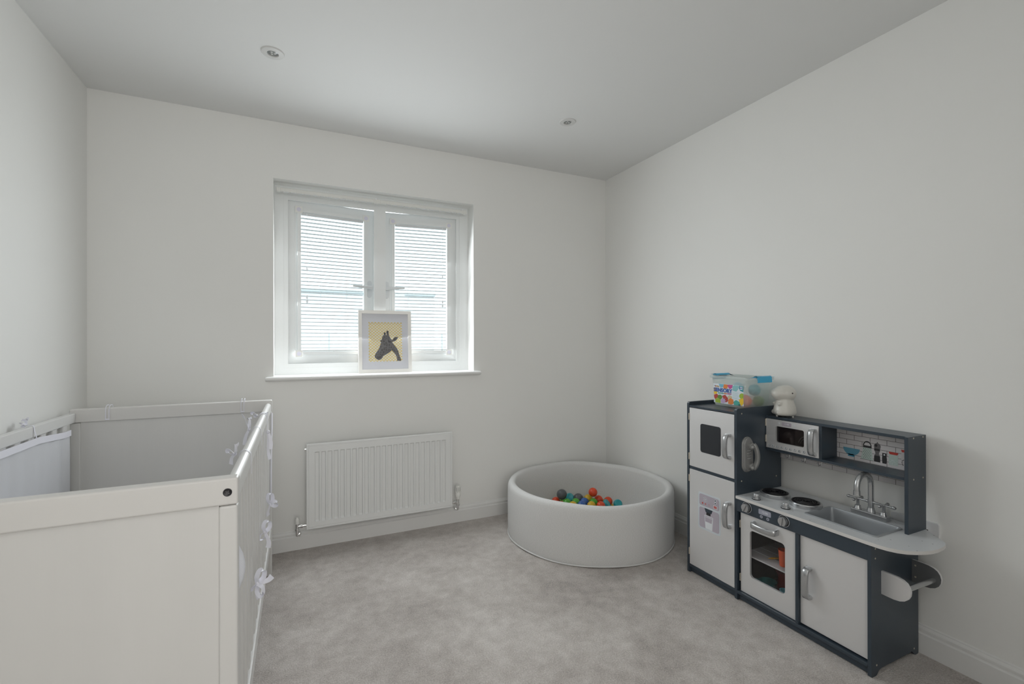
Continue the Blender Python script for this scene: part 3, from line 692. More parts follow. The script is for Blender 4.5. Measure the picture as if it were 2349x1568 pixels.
def side(xo, xi, sgn):
    """xo outer face, xi inner face"""
    e = bpy.data.objects.new('slatted_side', None); COL.objects.link(e); e.parent = t; e.location = Vector(((xo+xi)/2, (cy0+cy1)/2, 0)) - t.location
    a, b = min(xo, xi), max(xo, xi); ya, yb = cy0+0.033, cy1-0.034
    bm = B(); prof = [(a, .824), (a, .853), (a+.003, .859), (a+.008, .8635), (a+.0135, .865), (b-.008, .8635), (b-.003, .859), (b, .853), (b, .824), (b-.002, .822), (a+.002, .822)]
    if sgn < 0: bm.free(); bm = bx(B(), a, b, ya, yb, .824, .865, .0035, 3)
    else: prism(bm, prof, ya, yb, 'y')
    obj('top_rail', bm, M['crib_rail'], e, smooth=50)
    obj('bottom_rail', bx(B(), a, b, ya, yb, .180, .235, .003, 2), M['crib_rail'], e)
    n = 15; first = None; pit = (yb - ya) / (n + 1)
    for i in range(n):
        y = ya + pit*(i+1)
        if first is None:
            bm = B(); prism(bm, [((a+b)/2 + p, y + q) for p, q in rrect(0.017, 0.042, 0.0075, 4)], 0.233, 0.824, 'z'); first = obj('slat', bm, M['crib'], e)
        else:
            c = first.copy(); COL.objects.link(c); c.location = (0, pit*i, 0)
    return e
side(-0.1175, -0.1450, 1); side(-0.889, -0.866, -1)
obj('base_board', bx(B(), cx0+0.026, cx1-0.033, cy0+0.034, cy1-0.035, .30, .315), M['crib'], t, smooth=0)

# two bent-wire hooks over the far end panel
for x, lb in ((-0.757, 'white double wire hook over the far crib rail, left one near the wall corner'), (-0.240, 'white double wire hook over the far crib rail, right one near the bows')):
    t2 = thing('wire_hook', lb, 'hook', (x, cy1-0.034, ch), 0, 'wire hooks on the crib rail')
    bm = B()
    for dx in (-0.0075, 0.0045):
        yf, yk = cy1-0.0375, cy1+0.004
        sweep(bm, [(x+dx, yf, .832), (x+dx, yf, .872), (x+dx+.001, yf+.001, .884), (x+dx+.002, yf+.006, .891), (x+dx+.002, (yf+yk)/2, .8925), (x+dx+.002, yk-.006, .891), (x+dx+.002, yk, .884), (x+dx+.002, yk, .862)], circ(0.0016, 8), up=(1, 0, 0))
    obj('wire', bm, M['ribbon'], t2)
    obj('foot_clip', bx(B(), x-0.010, x+0.007, cy1-0.0388, cy1-0.0352, .828, .8335, .001, 1), M['ribbon'], t2)

# ---- mesh liners and ribbon ties
def ribbon(bm, pts, w, side, th=0.0007):
    """flat strip through pts, its width along side (a vector or one per point), tapered by w (one value or a list)"""
    n = len(pts); pts = [Vector(p) for p in pts]; A = []
    for i, p in enumerate(pts):
        t_ = (pts[min(i+1, n-1)] - pts[max(i-1, 0)]).normalized()
        s = Vector(side[i] if isinstance(side, list) else side); s = (s - t_*s.dot(t_)).normalized(); nn = t_.cross(s)
        ww = (w[i] if isinstance(w, (list, tuple)) else w) / 2
        A.append([bm.verts.new(p + s*a + nn*b) for a, b in ((-ww, -th/2), (ww, -th/2), (ww, th/2), (-ww, th/2))])
    for P, Q in zip(A, A[1:]):
        for i in range(4): bm.faces.new((P[i], P[(i+1) % 4], Q[(i+1) % 4], Q[i]))
    bm.faces.new(A[0][::-1]); bm.faces.new(A[-1])
def smoothpts(P, k=4):
    P = [Vector(p) for p in P]; out = []
    for i in range(len(P)-1):
        a = P[max(i-1, 0)]; b = P[i]; c = P[i+1]; d = P[min(i+2, len(P)-1)]
        for j in range(k):
            s = j/k; out.append(0.5*((2*b) + (c-a)*s + (2*a-5*b+4*c-d)*s*s + (3*b-a-3*c+d)*s**3))
    out.append(P[-1]); return out
def bow(par, c, right, up, out, sz, loops, tails, w=0.010):
    """loops/tails: lists of (dx,dy) tips in units of sz; built from ribbon strips"""
    c = Vector(c); R, U, O = Vector(right), Vector(up), Vector(out); bm = B()
    for i, (dx, dy) in enumerate(loops):
        tip = R*dx*sz + U*dy*sz; nrm = tip.cross(O).normalized()*sz*0.32; o = O*(0.004 + 0.002*i)
        P = smoothpts([c+o, c + tip*0.45 + nrm*0.7 + o*2, c + tip*0.92 + nrm*0.5 + o*2.5, c + tip + o*2, c + tip*0.9 - nrm*0.5 + o, c + tip*0.45 - nrm*0.6 + o, c+o])
        ribbon(bm, P, w*1.1, (O*0.75 + nrm.normalized()*0.65).normalized())
    for i, (dx, dy, bend) in enumerate(tails):
        tip = R*dx*sz + U*dy*sz; nrm = tip.cross(O).normalized()*sz*bend
        P = smoothpts([c + O*.003, c + tip*.33 + nrm*.6 + O*.006, c + tip*.7 + nrm + O*.005, c + tip + O*.004])
        n = len(P); ribbon(bm, P, [w*(0.55 + 0.75*k/(n-1)) for k in range(n)], nrm.normalized()*0.8 + O*0.45)
    sphere(bm, c + O*.004, w*0.42, u=10, v=7)
    return obj('ribbon_bow', bm, M['ribbon'], par)

# left liner, hung inside the wall-side slats
t3 = thing('mesh_crib_liner', 'white mesh crib liner tied inside the crib side by the left wall', 'crib liner', (-0.857, 1.9, 0.33), 0, 'mesh liners tied to the crib sides')
bm = B(); NY, NZ = 90, 10; V = []
def topz(y):        # tied up close to the rail, sagging towards the far corner
    return 0.823 if y < 2.25 else 0.823 - 0.018*min(1, (y-2.25)/0.20)
for i in range(NY+1):
    y = 1.19 + (2.508-1.19)*i/NY; row = []
    for k in range(NZ+1):
        f = k/NZ; z = 0.34 + (topz(y)-0.012-0.34)*f
        x = -0.858 + 0.0035*math.sin(y*2*PI/0.092 + 0.6)*(0.6+0.4*f) + 0.003*math.sin(y*7+z*5)
        row.append(bm.verts.new((x, y, z)))
    V.append(row)
for i in range(NY):
    for k in range(NZ): bm.faces.new((V[i][k], V[i+1][k], V[i+1][k+1], V[i][k+1]))
obj('mesh_panel', bm, M['mesh'], t3, smooth=180)
bm = B()
P = [(-0.8495, 1.19 + (2.508-1.19)*i/60, topz(1.19 + (2.508-1.19)*i/60) - 0.010) for i in range(61)]
ribbon(bm, P, 0.024, (0, 0, 1), 0.0016); obj('top_binding', bm, M['ribbon'], t3)
bm = B()
P = smoothpts([(-0.8575, 2.25, 0.822), (-0.8635, 2.25, 0.850), (-0.8665, 2.25, 0.8665), (-0.878, 2.25, 0.8685), (-0.8895, 2.25, 0.867), (-0.8925, 2.25, 0.845)])
ribbon(bm, P, 0.006, (0, 1, 0)); obj('tie', bm, M['ribbon'], t3)
bow(t3, (-0.886, 2.255, 0.869), (0, -1, 0), (-0.15, -0.5, 1), (-0.3, 0, 1), 0.028, [(0.9, .1), (-0.6, .3)], [(1.0, -.2, .15), (0.5, 0.7, -.2)], 0.008)

# right liner, inside the room-side slats, wrapped round the far post
t4 = thing('mesh_crib_liner', 'white mesh crib liner tied with ribbon bows to the room side of the crib', 'crib liner', (-0.152, 1.9, 0.33), 0, 'mesh liners tied to the crib sides')
bm = B(); V = []
for i in range(NY+1):
    y = 1.185 + (2.598-1.185)*i/NY; row = []
    for k in range(NZ+1):
        z = 0.34 + 0.455*k/NZ; row.append(bm.verts.new((-0.1515 + 0.003*math.sin(y*2*PI/0.09), y, z)))
    V.append(row)
for i in range(NY):
    for k in range(NZ): bm.faces.new((V[i][k], V[i+1][k], V[i+1][k+1], V[i][k+1]))
obj('mesh_panel', bm, M['mesh'], t4, smooth=180)
bm = B(); P = [(-0.1535, 1.185 + (2.598-1.185)*i/40, 0.790) for i in range(41)]
ribbon(bm, P, 0.024, (0, 0, 1), 0.0016); obj('top_binding', bm, M['ribbon'], t4)
bm = B(); V = []                                           # bulge of mesh pushed out between the near end and the first slat
for i in range(9):
    row = []
    for k in range(13):
        u, v_ = i/8, k/12; y = 1.176 + 0.050*u; z = 0.575 + 0.175*v_
        row.append(bm.verts.new((-0.140 + 0.034*math.sin(PI*u)*math.sin(PI*v_), y, z)))
    V.append(row)
for i in range(8):
    for k in range(12): bm.faces.new((V[i][k], V[i+1][k], V[i+1][k+1], V[i][k+1]))
obj('mesh_bulge', bm, M['mesh'], t4, smooth=180)
bm = B(); ribbon(bm, smoothpts([(-0.1125, 2.590, .815), (-0.1130, 2.594, .74), (-0.1150, 2.590, .66), (-0.1165, 2.592, .52), (-0.118, 2.590, .36)]), [0.016]*17, (0.25, 1, 0), 0.0016)
obj('edge_binding', bm, M['ribbon'], t4)
def wrap(y, dy, w_, drop):
    bm = B(); P = smoothpts([(-0.147, y, .800), (-0.1475, y, .845), (-0.1455, y+dy*.2, .8575), (-0.139, y+dy*.4, .8650), (-0.1300, y+dy*.6, .8672), (-0.1200, y+dy*.8, .8612), (-0.1160, y+dy, .850), (-0.1155, y+dy, drop)])
    ribbon(bm, P, w_, (0, 1, 0)); return obj('tie', bm, M['ribbon'], t4)
wrap(1.500, -0.02, 0.006, .800); wrap(1.900, -0.02, 0.006, .800); wrap(2.235, -0.01, 0.010, .770); wrap(2.225, 0.045, 0.012, .700)
bow(t4, (-0.1515, 1.485, .858), (0.42, -0.9, 0), (0, 0, 1), (-0.85, -0.4, .1), 0.034, [(0.55, .85), (-1.0, .05)], [(-0.95, -1.0, .2), (.3, .3, .1)], 0.010)
bow(t4, (-0.1515, 1.885, .858), (0.5, -0.86, 0), (0, 0, 1), (-0.8, -0.5, .1), 0.046, [(0.25, .9)], [(-1.1, 1.0, .15), (-0.7, -1.3, .12)], 0.013)
bow(t4, (-0.1500, 2.225, .860), (0.5, -0.86, 0), (0, 0, 1), (-0.8, -0.5, .1), 0.036, [(-1.0, .1)], [(-.5, -.3, .15)], 0.010)
bow(t4, (-0.1130, 2.21, .79), (0.5, -0.86, 0), (0, 0, 1), (0.5, -0.8, .1), 0.06, [], [(.25, -1.9, .1), (.15, -1.2, -.1)], 0.018)
bow(t4, (-0.1085, 2.30, .455), (0.90, -0.43, 0), (0, 0, 1), (0.35, -0.9, 0), 0.046, [(-0.05, 1.0), (0.55, .15)], [(-.2, -1.1, .1)], 0.014)
bow(t4, (-0.1085, 1.93, .470), (0.95, -0.3, 0), (0, 0, 1), (0.3, -0.95, 0), 0.047, [(-.3, -.55), (.15, .85)], [(.22, -1.25, -.12)], 0.014)
bow(t4, (-0.1080, 1.57, .450), (0.97, -0.25, 0), (0, 0, 1), (0.25, -0.97, 0), 0.042, [(0.30, .95), (.25, -.75)], [(.95, .45, .12), (.12, -1.0, .08), (-.45, -.55, .1)], 0.014)

# ================================================================== BALL PIT
pc = (1.632, 2.383); A_, B_ = 0.470, 0.500; th0 = math.radians(90-34.4)   # short axis along the room diagonal
def ell(a, off): 
    u, v_ = (A_+off)*math.cos(a), (B_+off)*math.sin(a)
    return (pc[0] + u*math.cos(th0) - v_*math.sin(th0), pc[1] + u*math.sin(th0) + v_*math.cos(th0))
t = thing('ball_pit', 'round heather grey fabric ball pit in the room corner', 'ball pit', (pc[0], pc[1], 0))
def ringmesh(prof, N=96, wob=0.0):
    bm = B(); uv = bm.loops.layers.uv.new('UVMap'); R = []
    for off, z in prof:
        R.append([bm.verts.new((*ell(2*PI*i/N, off + wob*math.sin(6*PI*i/N+1)*0.5), z + (0.0025*math.sin(2*PI*i/N*3+.5)+0.0015*math.sin(2*PI*i/N*7) if z > 0.25 else 0))) for i in range(N)])
    arc = 0
    for k in range(len(R)-1):
        d = math.hypot(prof[k+1][0]-prof[k][0], prof[k+1][1]-prof[k][1])
        for i in range(N):
            j = (i+1) % N; f = bm.faces.new((R[k][i], R[k][j], R[k+1][j], R[k+1][i]))
            for lp, (uu, vv) in zip(f.loops, ((i, arc), (i+1, arc), (i+1, arc+d), (i, arc+d))): lp[uv].uv = (uu/N*3.05, vv)
        arc += d
    return bm, R
prof = [(-0.006, 0.004), (-0.002, 0.012), (0.000, 0.030), (0.001, 0.10), (0.001, 0.20), (0.0, 0.285), (-0.003, 0.300), (-0.010, 0.311), (-0.022, 0.3155), (-0.036, 0.3140), (-0.046, 0.306), (-0.050, 0.292), (-0.050, 0.20), (-0.050, 0.034), (-0.056, 0.028)]
bm, R = ringmesh(prof); bm.faces.new(R[-1][::-1]); bm.faces.new(R[0])
obj('foam_wall', bm, M['heather'], t, smooth=60)
bm = B(); sweep(bm, [(*ell(2*PI*i/96, -0.001), 0.0065 + 0.002*math.sin(i*.4)) for i in range(96)], circ(0.0042, 8), closed=True); obj('piping', bm, M['heather'], t, smooth=60)
BALLS = [('grey', 1.5709, 2.6011, 0.1724, 0.0335, 'larger dark grey ball resting on top of the heap at its left'),
 ('orange', 1.7617, 2.5232, 0.1826, 0.029, 'orange ball sitting highest on the heap'),
 ('cyan', 1.6509, 2.6326, 0.1304, 0.029, 'turquoise ball just right of the larger dark grey ball'),
 ('grey', 1.6862, 2.5811, 0.134, 0.0335, 'lower dark grey ball behind the blue one'),
 ('yellow', 1.7504, 2.5616, 0.1294, 0.029, 'yellow ball just left of and below the highest orange ball'),
 ('orange', 1.8069, 2.5243, 0.1257, 0.029, 'orange ball tucked below and right of the highest one'),
 ('orange', 1.8641, 2.4976, 0.1163, 0.029, 'orange ball behind a squashed turquoise one at the right'),
 ('cyan', 1.8206, 2.4517, 0.1223, 0.028, 'squashed turquoise ball covering the lower part of an orange ball'),
 ('cyan', 1.9098, 2.4542, 0.1056, 0.029, 'dented turquoise ball at the far right of the heap'),
 ('orange', 1.5463, 2.6348, 0.1186, 0.029, 'orange ball at the far left of the heap'),
 ('green', 1.5811, 2.5523, 0.1281, 0.029, 'green ball in front of the larger dark grey ball'),
 ('green', 1.6377, 2.537, 0.1276, 0.029, 'green ball in front of the lower dark grey ball'),
 ('yellow', 1.5883, 2.4938, 0.129, 0.028, 'yellow ball barely showing below the middle green ball'),
 ('blue', 1.6931, 2.5193, 0.1279, 0.029, 'blue ball at the middle of the heap'),
 ('blue', 1.6441, 2.4788, 0.1283, 0.028, 'blue ball barely showing below the first blue ball'),
 ('green', 1.747, 2.4971, 0.1229, 0.029, 'green ball directly below the highest orange ball'),
 ('yellow', 1.7005, 2.4525, 0.1256, 0.028, 'yellow ball cut by the rim below the right green ball'),
 ('orange', 1.7549, 2.4272, 0.1257, 0.028, 'orange ball cut by the rim between yellow and turquoise')]
def ballmesh(r, dent=None):
    bm = B(); sphere(bm, (0, 0, 0), r, u=24, v=16)
    if dent:
        n = Vector(dent[0]).normalized()
        for v in bm.verts:
            k = v.co.dot(n)
            if k > r*dent[1]: v.co -= n*(k - r*dent[1])*dent[2]
    return bm
bmesh_cache = {}
for i, (c, x, y, z, r, lb) in enumerate(BALLS):
    dent = {2: ((-.3, -.9, .5), .6, 1.2), 7: ((.55, -.6, .65), .35, 1.1), 8: ((-.2, -.8, .6), .70, 1.3)}.get(i)
    o = obj('plastic_ball', ballmesh(r, dent), M['ball_'+c], None, local=True, smooth=60); o.location = (x, y, z)
    tag(o, lb, 'ball', 'plastic balls in the ball pit')
# the layer the heap rests on, wholly hidden behind the rim
low = []
rnd = random.Random(7)
for a in range(-7, 8):
    for b in range(-7, 8):
        x = pc[0] + 0.0615*(a + 0.5*(b % 2)); y = pc[1] + 0.0533*b
        u = (x-pc[0])*math.cos(th0) + (y-pc[1])*math.sin(th0); v_ = -(x-pc[0])*math.sin(th0) + (y-pc[1])*math.cos(th0)
        if (u/(A_-0.085))**2 + (v_/(B_-0.085))**2 < 1 and y + 0.4*x > 2.93 and 1.46 < x < 1.91: low.append((x, y))
pm = {c: None for c in BC}
for x, y in low:
    c = rnd.choice(list(BC))
    if pm[c] is None: o = obj('plastic_ball', ballmesh(0.030), M['ball_'+c], None, local=True, smooth=60); pm[c] = o
    else: o = pm[c].copy(); COL.objects.link(o)
    o.location = (x, y, 0.058)
    tag(o, 'plastic ball of the bottom layer under the heap, hidden by the pit rim', 'ball', 'balls of the hidden bottom layer')

# ================================================================== WALL SOCKET
t = thing('double_socket', 'white double wall socket on the right wall behind the toy worktop end', 'socket', (XR, 0.944, 0.455))
bm = B(); prism(bm, rr2(0.870, 1.018, 0.412, 0.498, 0.006), 2.1255, XR, 'x'); obj('face_plate', bm, M['socket'], t)
for y in (0.905, 0.978):
    bm = B()
    bx(bm, 2.1250, 2.1256, y-0.004, y+0.004, 0.4645, 0.4680); bx(bm, 2.1250, 2.1256, y-0.0135, y-0.0075, 0.446, 0.449); bx(bm, 2.1250, 2.1256, y+0.0075, y+0.0135, 0.446, 0.449)
    obj('pin_holes', bm, M['black'], t, smooth=0)
for y in (0.930, 0.955): obj('rocker_switch', bx(B(), 2.122, 2.1256, y-0.006, y+0.006, 0.470, 0.490, .001, 1), M['socket'], t)

# ================================================================== TOY KITCHEN
K = kit = thing('play_kitchen', 'slate blue and silver wooden play kitchen standing against the right wall', 'toy kitchen', (1.96, 1.33, 0))
NV, SV = M['navy'], M['silver']
XF, XB = 1.805, 2.110
def kb(name, x0, x1, y0, y1, z0, z1, m=NV, bev=0.0008, par=None, seg=1): return obj(name, bx(B(), x0, x1, y0, y1, z0, z1, bev, seg), m, par or K)
def plate(name, outline, c0, c1, axis, m, par=None, holes=(), smooth=30):
    bm = B(); prism(bm, outline, c0, c1, axis, holes); return obj(name, bm, m, par or K, smooth=smooth)
def footed(y_or_x0, z1, x0, x1):           # side panel outline with feet: (x, z)
    o = [(x0+.004, 0), (x0+.030, 0), (x0+.036, .004), (x0+.046, .014), (x0+.06, .018), (x1-.06, .018), (x1-.046, .020), (x1-.036, .012), (x1-.030, .004), (x1-.022, .0), (x1-.004, .0), (x1, .004), (x1, z1-.003), (x1-.003, z1)]
    return o + [(x0+.010, z1), (x0+.004, z1-.002), (x0, z1-.009), (x0, .004)]
plate('side_panel', footed(0, .864, XF, XB), 1.745, 1.757, 'y', NV)
tower = plate('side_panel', footed(0, .864, XF, XB), 1.464, 1.476, 'y', NV)
endp = plate('side_panel', footed(0, .461, XF, XB), 0.925, 0.937, 'y', NV)
kb('top_board', XF+.002, XB, 1.476, 1.745, .838, .847)
kb('shelf_board', XF+.003, XB, 1.476, 1.745, .528, .541)
kb('bottom_board', XF+.001, XB, 1.476, 1.745, .031, .043)
kb('bottom_board', XF-.001, XB, .937, 1.464, .031, .043)
kb('divider', XF+.0005, XB, 1.184, 1.1955, .043, .402)
kb('plinth', XF+.012, XF+.022, 1.476, 1.745, .004, .031); kb('plinth', XF+.012, XF+.022, .937, 1.464, .004, .031)
kb('back_board', 2.104, XB, 1.476, 1.745, .02, .838, M['dark_in'])
kb('back_board', 2.104, XB, .937, 1.464, .02, .461, M['dark_in'])
ctrl = kb('control_panel', XF, XF+.012, .937, 1.464, .403, .461)

# handles
def handle(par, y, z0, z1, x=XF, vert=True, out=0.030):
    """D handle; vert: runs z0..z1 at y; else runs from y=z0 to z1 at height y"""
    P = []; L0, L1 = z0, z1
    ks = [(0, .03), (0.40, .035), (0.68, .065), (0.84, .14), (0.93, .28), (0.98, .5), (0.93, .72), (0.84, .86), (0.68, .935), (.40, .965), (0, .97)]
    for o, f in ks:
        q = L0 + (L1-L0)*f
        P.append((x - out*o, y, q) if vert else (x - out*o, q, y - 0.004*o))
    P = smoothpts(P, 3); bm = B()
    sec = [(-.0115, -.0035), (-.0085, -.0070), (-.0062, -.0070), (-.0052, -.0060), (-.0036, -.0082), (.0036, -.0082), (.0052, -.0060), (.0062, -.0070), (.0085, -.0070), (.0115, -.0035), (.0115, .0055), (.0095, .0075), (-.0095, .0075), (-.0115, .0055)]
    # section: a across the handle, b towards its outside
    A = []; n = len(P)
    for i, p in enumerate(P):
        t_ = (P[min(i+1, n-1)] - P[max(i-1, 0)]).normalized(); s = Vector((0, 1, 0)) if vert else Vector((0, 0, 1)); u = t_.cross(s).normalized()
        if u.dot(Vector((-1, 0, 0))) < 0 and vert: pass
        A.append([bm.verts.new(p + s*a + u*b*(1 if vert else -1)) for a, b in sec])
    for Q, R_ in zip(A, A[1:]):
        for i in range(len(sec)): bm.faces.new((Q[i], Q[(i+1) % len(sec)], R_[(i+1) % len(sec)], R_[i]))
    bm.faces.new(A[0][::-1]); bm.faces.new(A[-1])
    return obj('handle', bm, M['silver_plastic'], par, smooth=45)
def hinges(par, y, zs, x=XF):
    for z in zs:
        bm = B(); bx(bm, x-.002, x+.004, y-.0016, y+.0016, z-.017, z+.017, .0006, 1)
        for k in range(3): cyl(bm, (x-.0022, y, z-.016+k*.011), (x-.0022, y, z-.0065+k*.011), .0019, n=8)
        obj('hinge', bm, M['hinge'], par)

# fridge-freezer tower doors
d = kb('upper_door', XF+.001, XF+.011, 1.4785, 1.7425, .5425, .8355, SV)
plate('chalkboard_panel', rr2(1.552, 1.671, .626, .765, .011), XF-.0006, XF+.001, 'x', M['chalk'], d)
handle(d, 1.505, .632, .740); hinges(d, 1.7435, (.790, .590))
d = kb('lower_door', XF+.001, XF+.011, 1.4785, 1.7425, .0455, .5265, SV)
handle(d, 1.505, .313, .428); hinges(d, 1.7435, (.480, .110))
# water dispenser sticker
sy0, sy1, sz0, sz1 = 1.687, 1.553, .250, .429
SU = lambda u, v: (sy0 + (sy1-sy0)*u, sz1 + (sz0-sz1)*v)
st = plate('dispenser_sticker', rr2(sy1, sy0, sz0, sz1, .012), XF+.0002, XF+.001, 'x', [M['sticker_grey']], d)
bm = B(); X1, X2 = XF-.0002, XF+.0002
def su_rect(u0, u1, v0, v1, r=.0): 
    a, b = SU(u0, v0); c, e = SU(u1, v1); return rr2(min(a, c), max(a, c), min(b, e), max(b, e), r)
prism(bm, su_rect(.06, .94, .045, .355, .010), X1, X2, 'x', mi=0); prism(bm, su_rect(.06, .94, .405, .95, .010), X1, X2, 'x', mi=0)
X3 = XF-.0006
def stp(pts, mi, x=X3): prism(bm, [SU(*p) for p in pts], x, X1, 'x', mi=mi)
stp([(.30, .40), (.66, .40), (.61, .50), (.355, .50)], 1)
stp([(.385, .50), (.57, .50), (.57, .57), (.385, .57)], 2, X3-.0002)
stp([(.30, .60), (.325, .60), (.34, .76), (.62, .76), (.66, .60), (.685, .60), (.645, .945), (.345, .945)], 3)
stp([(.30, .585), (.685, .585), (.685, .60), (.30, .60)], 3); stp([(.31, .625), (.675, .625), (.67, .635), (.315, .635)], 3, X3)
def sdot(u, v, r, mi, x=X3, n=14):
    a, b = SU(u, v); prism(bm, [(a + r*math.cos(2*PI*i/n), b + r*math.sin(2*PI*i/n)) for i in range(n)], x, X1, 'x', mi=mi)
sdot(.215, .285, .0042, 4); sdot(.345, .285, .0042, 5); sdot(.50, .285, .0050, 5, X3+.0001); sdot(.50, .285, .0040, 0, X3)
for v_ in (.105, .175): sdot(.78, v_, .0058, 3, X3+.0001); sdot(.78, v_, .0034, 1, X3-.0001)
prism(bm, su_rect(.69, .865, .235, .325, .003), X3, X1, 'x', mi=3); prism(bm, su_rect(.71, .845, .247, .313, .001), X3-.0002, X1, 'x', mi=5)
fa, fb = SU(.335, .165)                                      # snowflake
for k in range(3):
    a = k*PI/3 + PI/2; dx, dy = math.cos(a), math.sin(a); L_, W_ = .0125, .0011
    prism(bm, [(fa+dx*L_-dy*W_, fb+dy*L_+dx*W_), (fa+dx*L_+dy*W_, fb+dy*L_-dx*W_), (fa-dx*L_+dy*W_, fb-dy*L_-dx*W_), (fa-dx*L_-dy*W_, fb-dy*L_+dx*W_)], X3, X1, 'x', mi=3)
for k in range(6):
    a = k*PI/3 + PI/2
    for s in (-.55, .55):
        c0 = Vector((fa+.0075*math.cos(a), fb+.0075*math.sin(a))); e_ = c0 + Vector((math.cos(a+s), math.sin(a+s)))*.0045; nn = Vector((-math.sin(a+s), math.cos(a+s)))*.0009
        prism(bm, [tuple(c0+nn), tuple(c0-nn), tuple(e_-nn), tuple(e_+nn)], X3, X1, 'x', mi=3)
o = obj('dispenser_print', bm, [M['sticker_lilac'], M['navy'], M['print_black'], M['sticker_white'], M['red'], mat('print_soft_red', (.50, .14, .14), .5)], d, smooth=0)

# oven door with window
X0o, X1o = XF+.013, XF+.023
ov = plate('oven_door', [(1.1975, .0455), (1.4545, .0455), (1.4545, .4005), (1.1975, .4005)], X0o, X1o, 'x', SV, holes=[rr2(1.246, 1.408, .126, .334, .016)], smooth=20)
handle(ov, .372, 1.275, 1.388, X0o, vert=False, out=.030); hinges(ov, 1.4575, (.345, .105), X0o)
bm = B(); prism(bm, rr2(1.240, 1.414, .120, .340, .018), X1o, X1o+.002, 'x'); obj('window_pane', bm, M['oven_pane'], ov, smooth=0)
kb('oven_shelf', XF+.032, 2.104, 1.1955, 1.464, .205, .211, M['oven_shelf'])
bm = B()
for k, xx in enumerate((1.90, 1.955, 2.01, 2.06)): bx(bm, xx-.001, xx+.001, 1.1955, 1.464, .211, .2122)
obj('shelf_grooves', bm, M['sticker_grey'], K, smooth=0)
kb('inner_lining', XF+.024, 2.104, 1.460, 1.464, .043, .40, M['dark_in']); kb('inner_lining', XF+.024, 2.104, 1.1955, 1.1990, .043, .40, M['dark_in'])
kb('inner_lining', XF+.024, 2.104, 1.199, 1.460, .043, .0455, M['dark_in'])
# cupboard door
cd = kb('cupboard_door', X0o, X1o, .9395, 1.1825, .0495, .4005, SV)
handle(cd, 1.147, .166, .283, X0o)

# control knobs and clock
for y in (1.413, 1.241):
    bm = B(); z = .434
    lathe(bm, (XF, y, z), [(0, .0006), (.0235, .0006), (.0235, 0)], n=30, axis=(-1, 0, 0)); dial = obj('dial_ring', bm, M['sticker_white'], ctrl, smooth=-20)
    bm = B(); lathe(bm, (XF, y, z), [(0, .0014), (.0222, .0014), (.0222, 0)], n=30, axis=(-1, 0, 0)); obj('dial_face', bm, M['black'], ctrl, smooth=-20)
    bm = B(); lathe(bm, (XF-.0014, y, z), [(.0185, 0), (.0180, .012), (.0165, .0145), (0, .0145)], n=28, axis=(-1, 0, 0))
    bx(bm, XF-.022, XF-.0155, y-.0032, y+.0032, z-.0165, z+.0165, .0015, 1)
    bmesh.ops.rotate(bm, verts=bm.verts, cent=(XF, y, z), matrix=Matrix.Rotation(0.45 if y > 1.3 else 0.15, 3, 'X'))
    obj('knob', bm, M['silver_plastic'], ctrl)
bm = B(); prism(bm, rr2(1.2985, 1.3555, .427, .449, .004), XF-.0005, XF, 'x', mi=0)
for y, z in ((1.3425, .4175), (1.3125, .4165)): prism(bm, [(y + .0066*math.cos(2*PI*i/16), z + .0066*math.sin(2*PI*i/16)) for i in range(16)], XF-.0005, XF, 'x', mi=0)
prism(bm, [(1.3425-.003, .4155), (1.3425+.003, .4155), (1.3425, .4205)], XF-.0007, XF-.0004, 'x', mi=1); prism(bm, [(1.3125-.003, .4185), (1.3125+.003, .4185), (1.3125, .4135)], XF-.0007, XF-.0004, 'x', mi=1)
join(bm, text_bm('12:00', .013), face_negx(XF-.0006, 1.3265, .438), 2)
obj('clock_sticker', bm, [mat('sticker_pale_lilac', (.34, .35, .42), .5), NV, M['sticker_white']], ctrl, smooth=0)

# worktop with sink hole
ct = [(1.797, 1.464), (2.110, 1.464), (2.110, .903), (2.072, .862), (2.040, .825), (2.028, .812), (2.011, .8045), (1.985, .7985), (1.943, .7965), (1.912, .7995), (1.885, .8065), (1.857, .8185), (1.833, .833), (1.815, .853), (1.803, .877), (1.798, .905), (1.797, .935)]
sinkh = [(1.947 + b, 1.066 + a) for a, b in rrect(.250, .168, .012, 4)]
bm = B(); prism(bm, ct, .461, .4728, 'z', [sinkh], mi=0, mi_side=1); obj('worktop', bm, [M['counter'], M['counter_edge']], K, smooth=20)
# sink: rim + basin
sk = bpy.data.objects.new('sink', None); COL.objects.link(sk); sk.parent = K; sk.location = Vector((1.947, 1.066, .47)) - K.location
bm = B(); prof = [(.262, .180, .014, .4728), (.262, .180, .014, .4745), (.258, .176, .013, .4765), (.248, .166, .011, .4765), (.243, .161, .010, .4730), (.240, .158, .012, .4600), (.228, .146, .016, .4130), (.214, .132, .018, .4065)]
R = []
for a, b, r, z in prof: R.append([bm.verts.new((1.947+q, 1.066+p, z)) for p, q in rrect(a, b, r, 5)])
n = len(R[0])
for P_, Q in zip(R, R[1:]):
    for i in range(n): bm.faces.new((P_[i], P_[(i+1) % n], Q[(i+1) % n], Q[i]))
bm.faces.new(R[-1])
obj('basin', bm, M['sink'], sk, smooth=30)
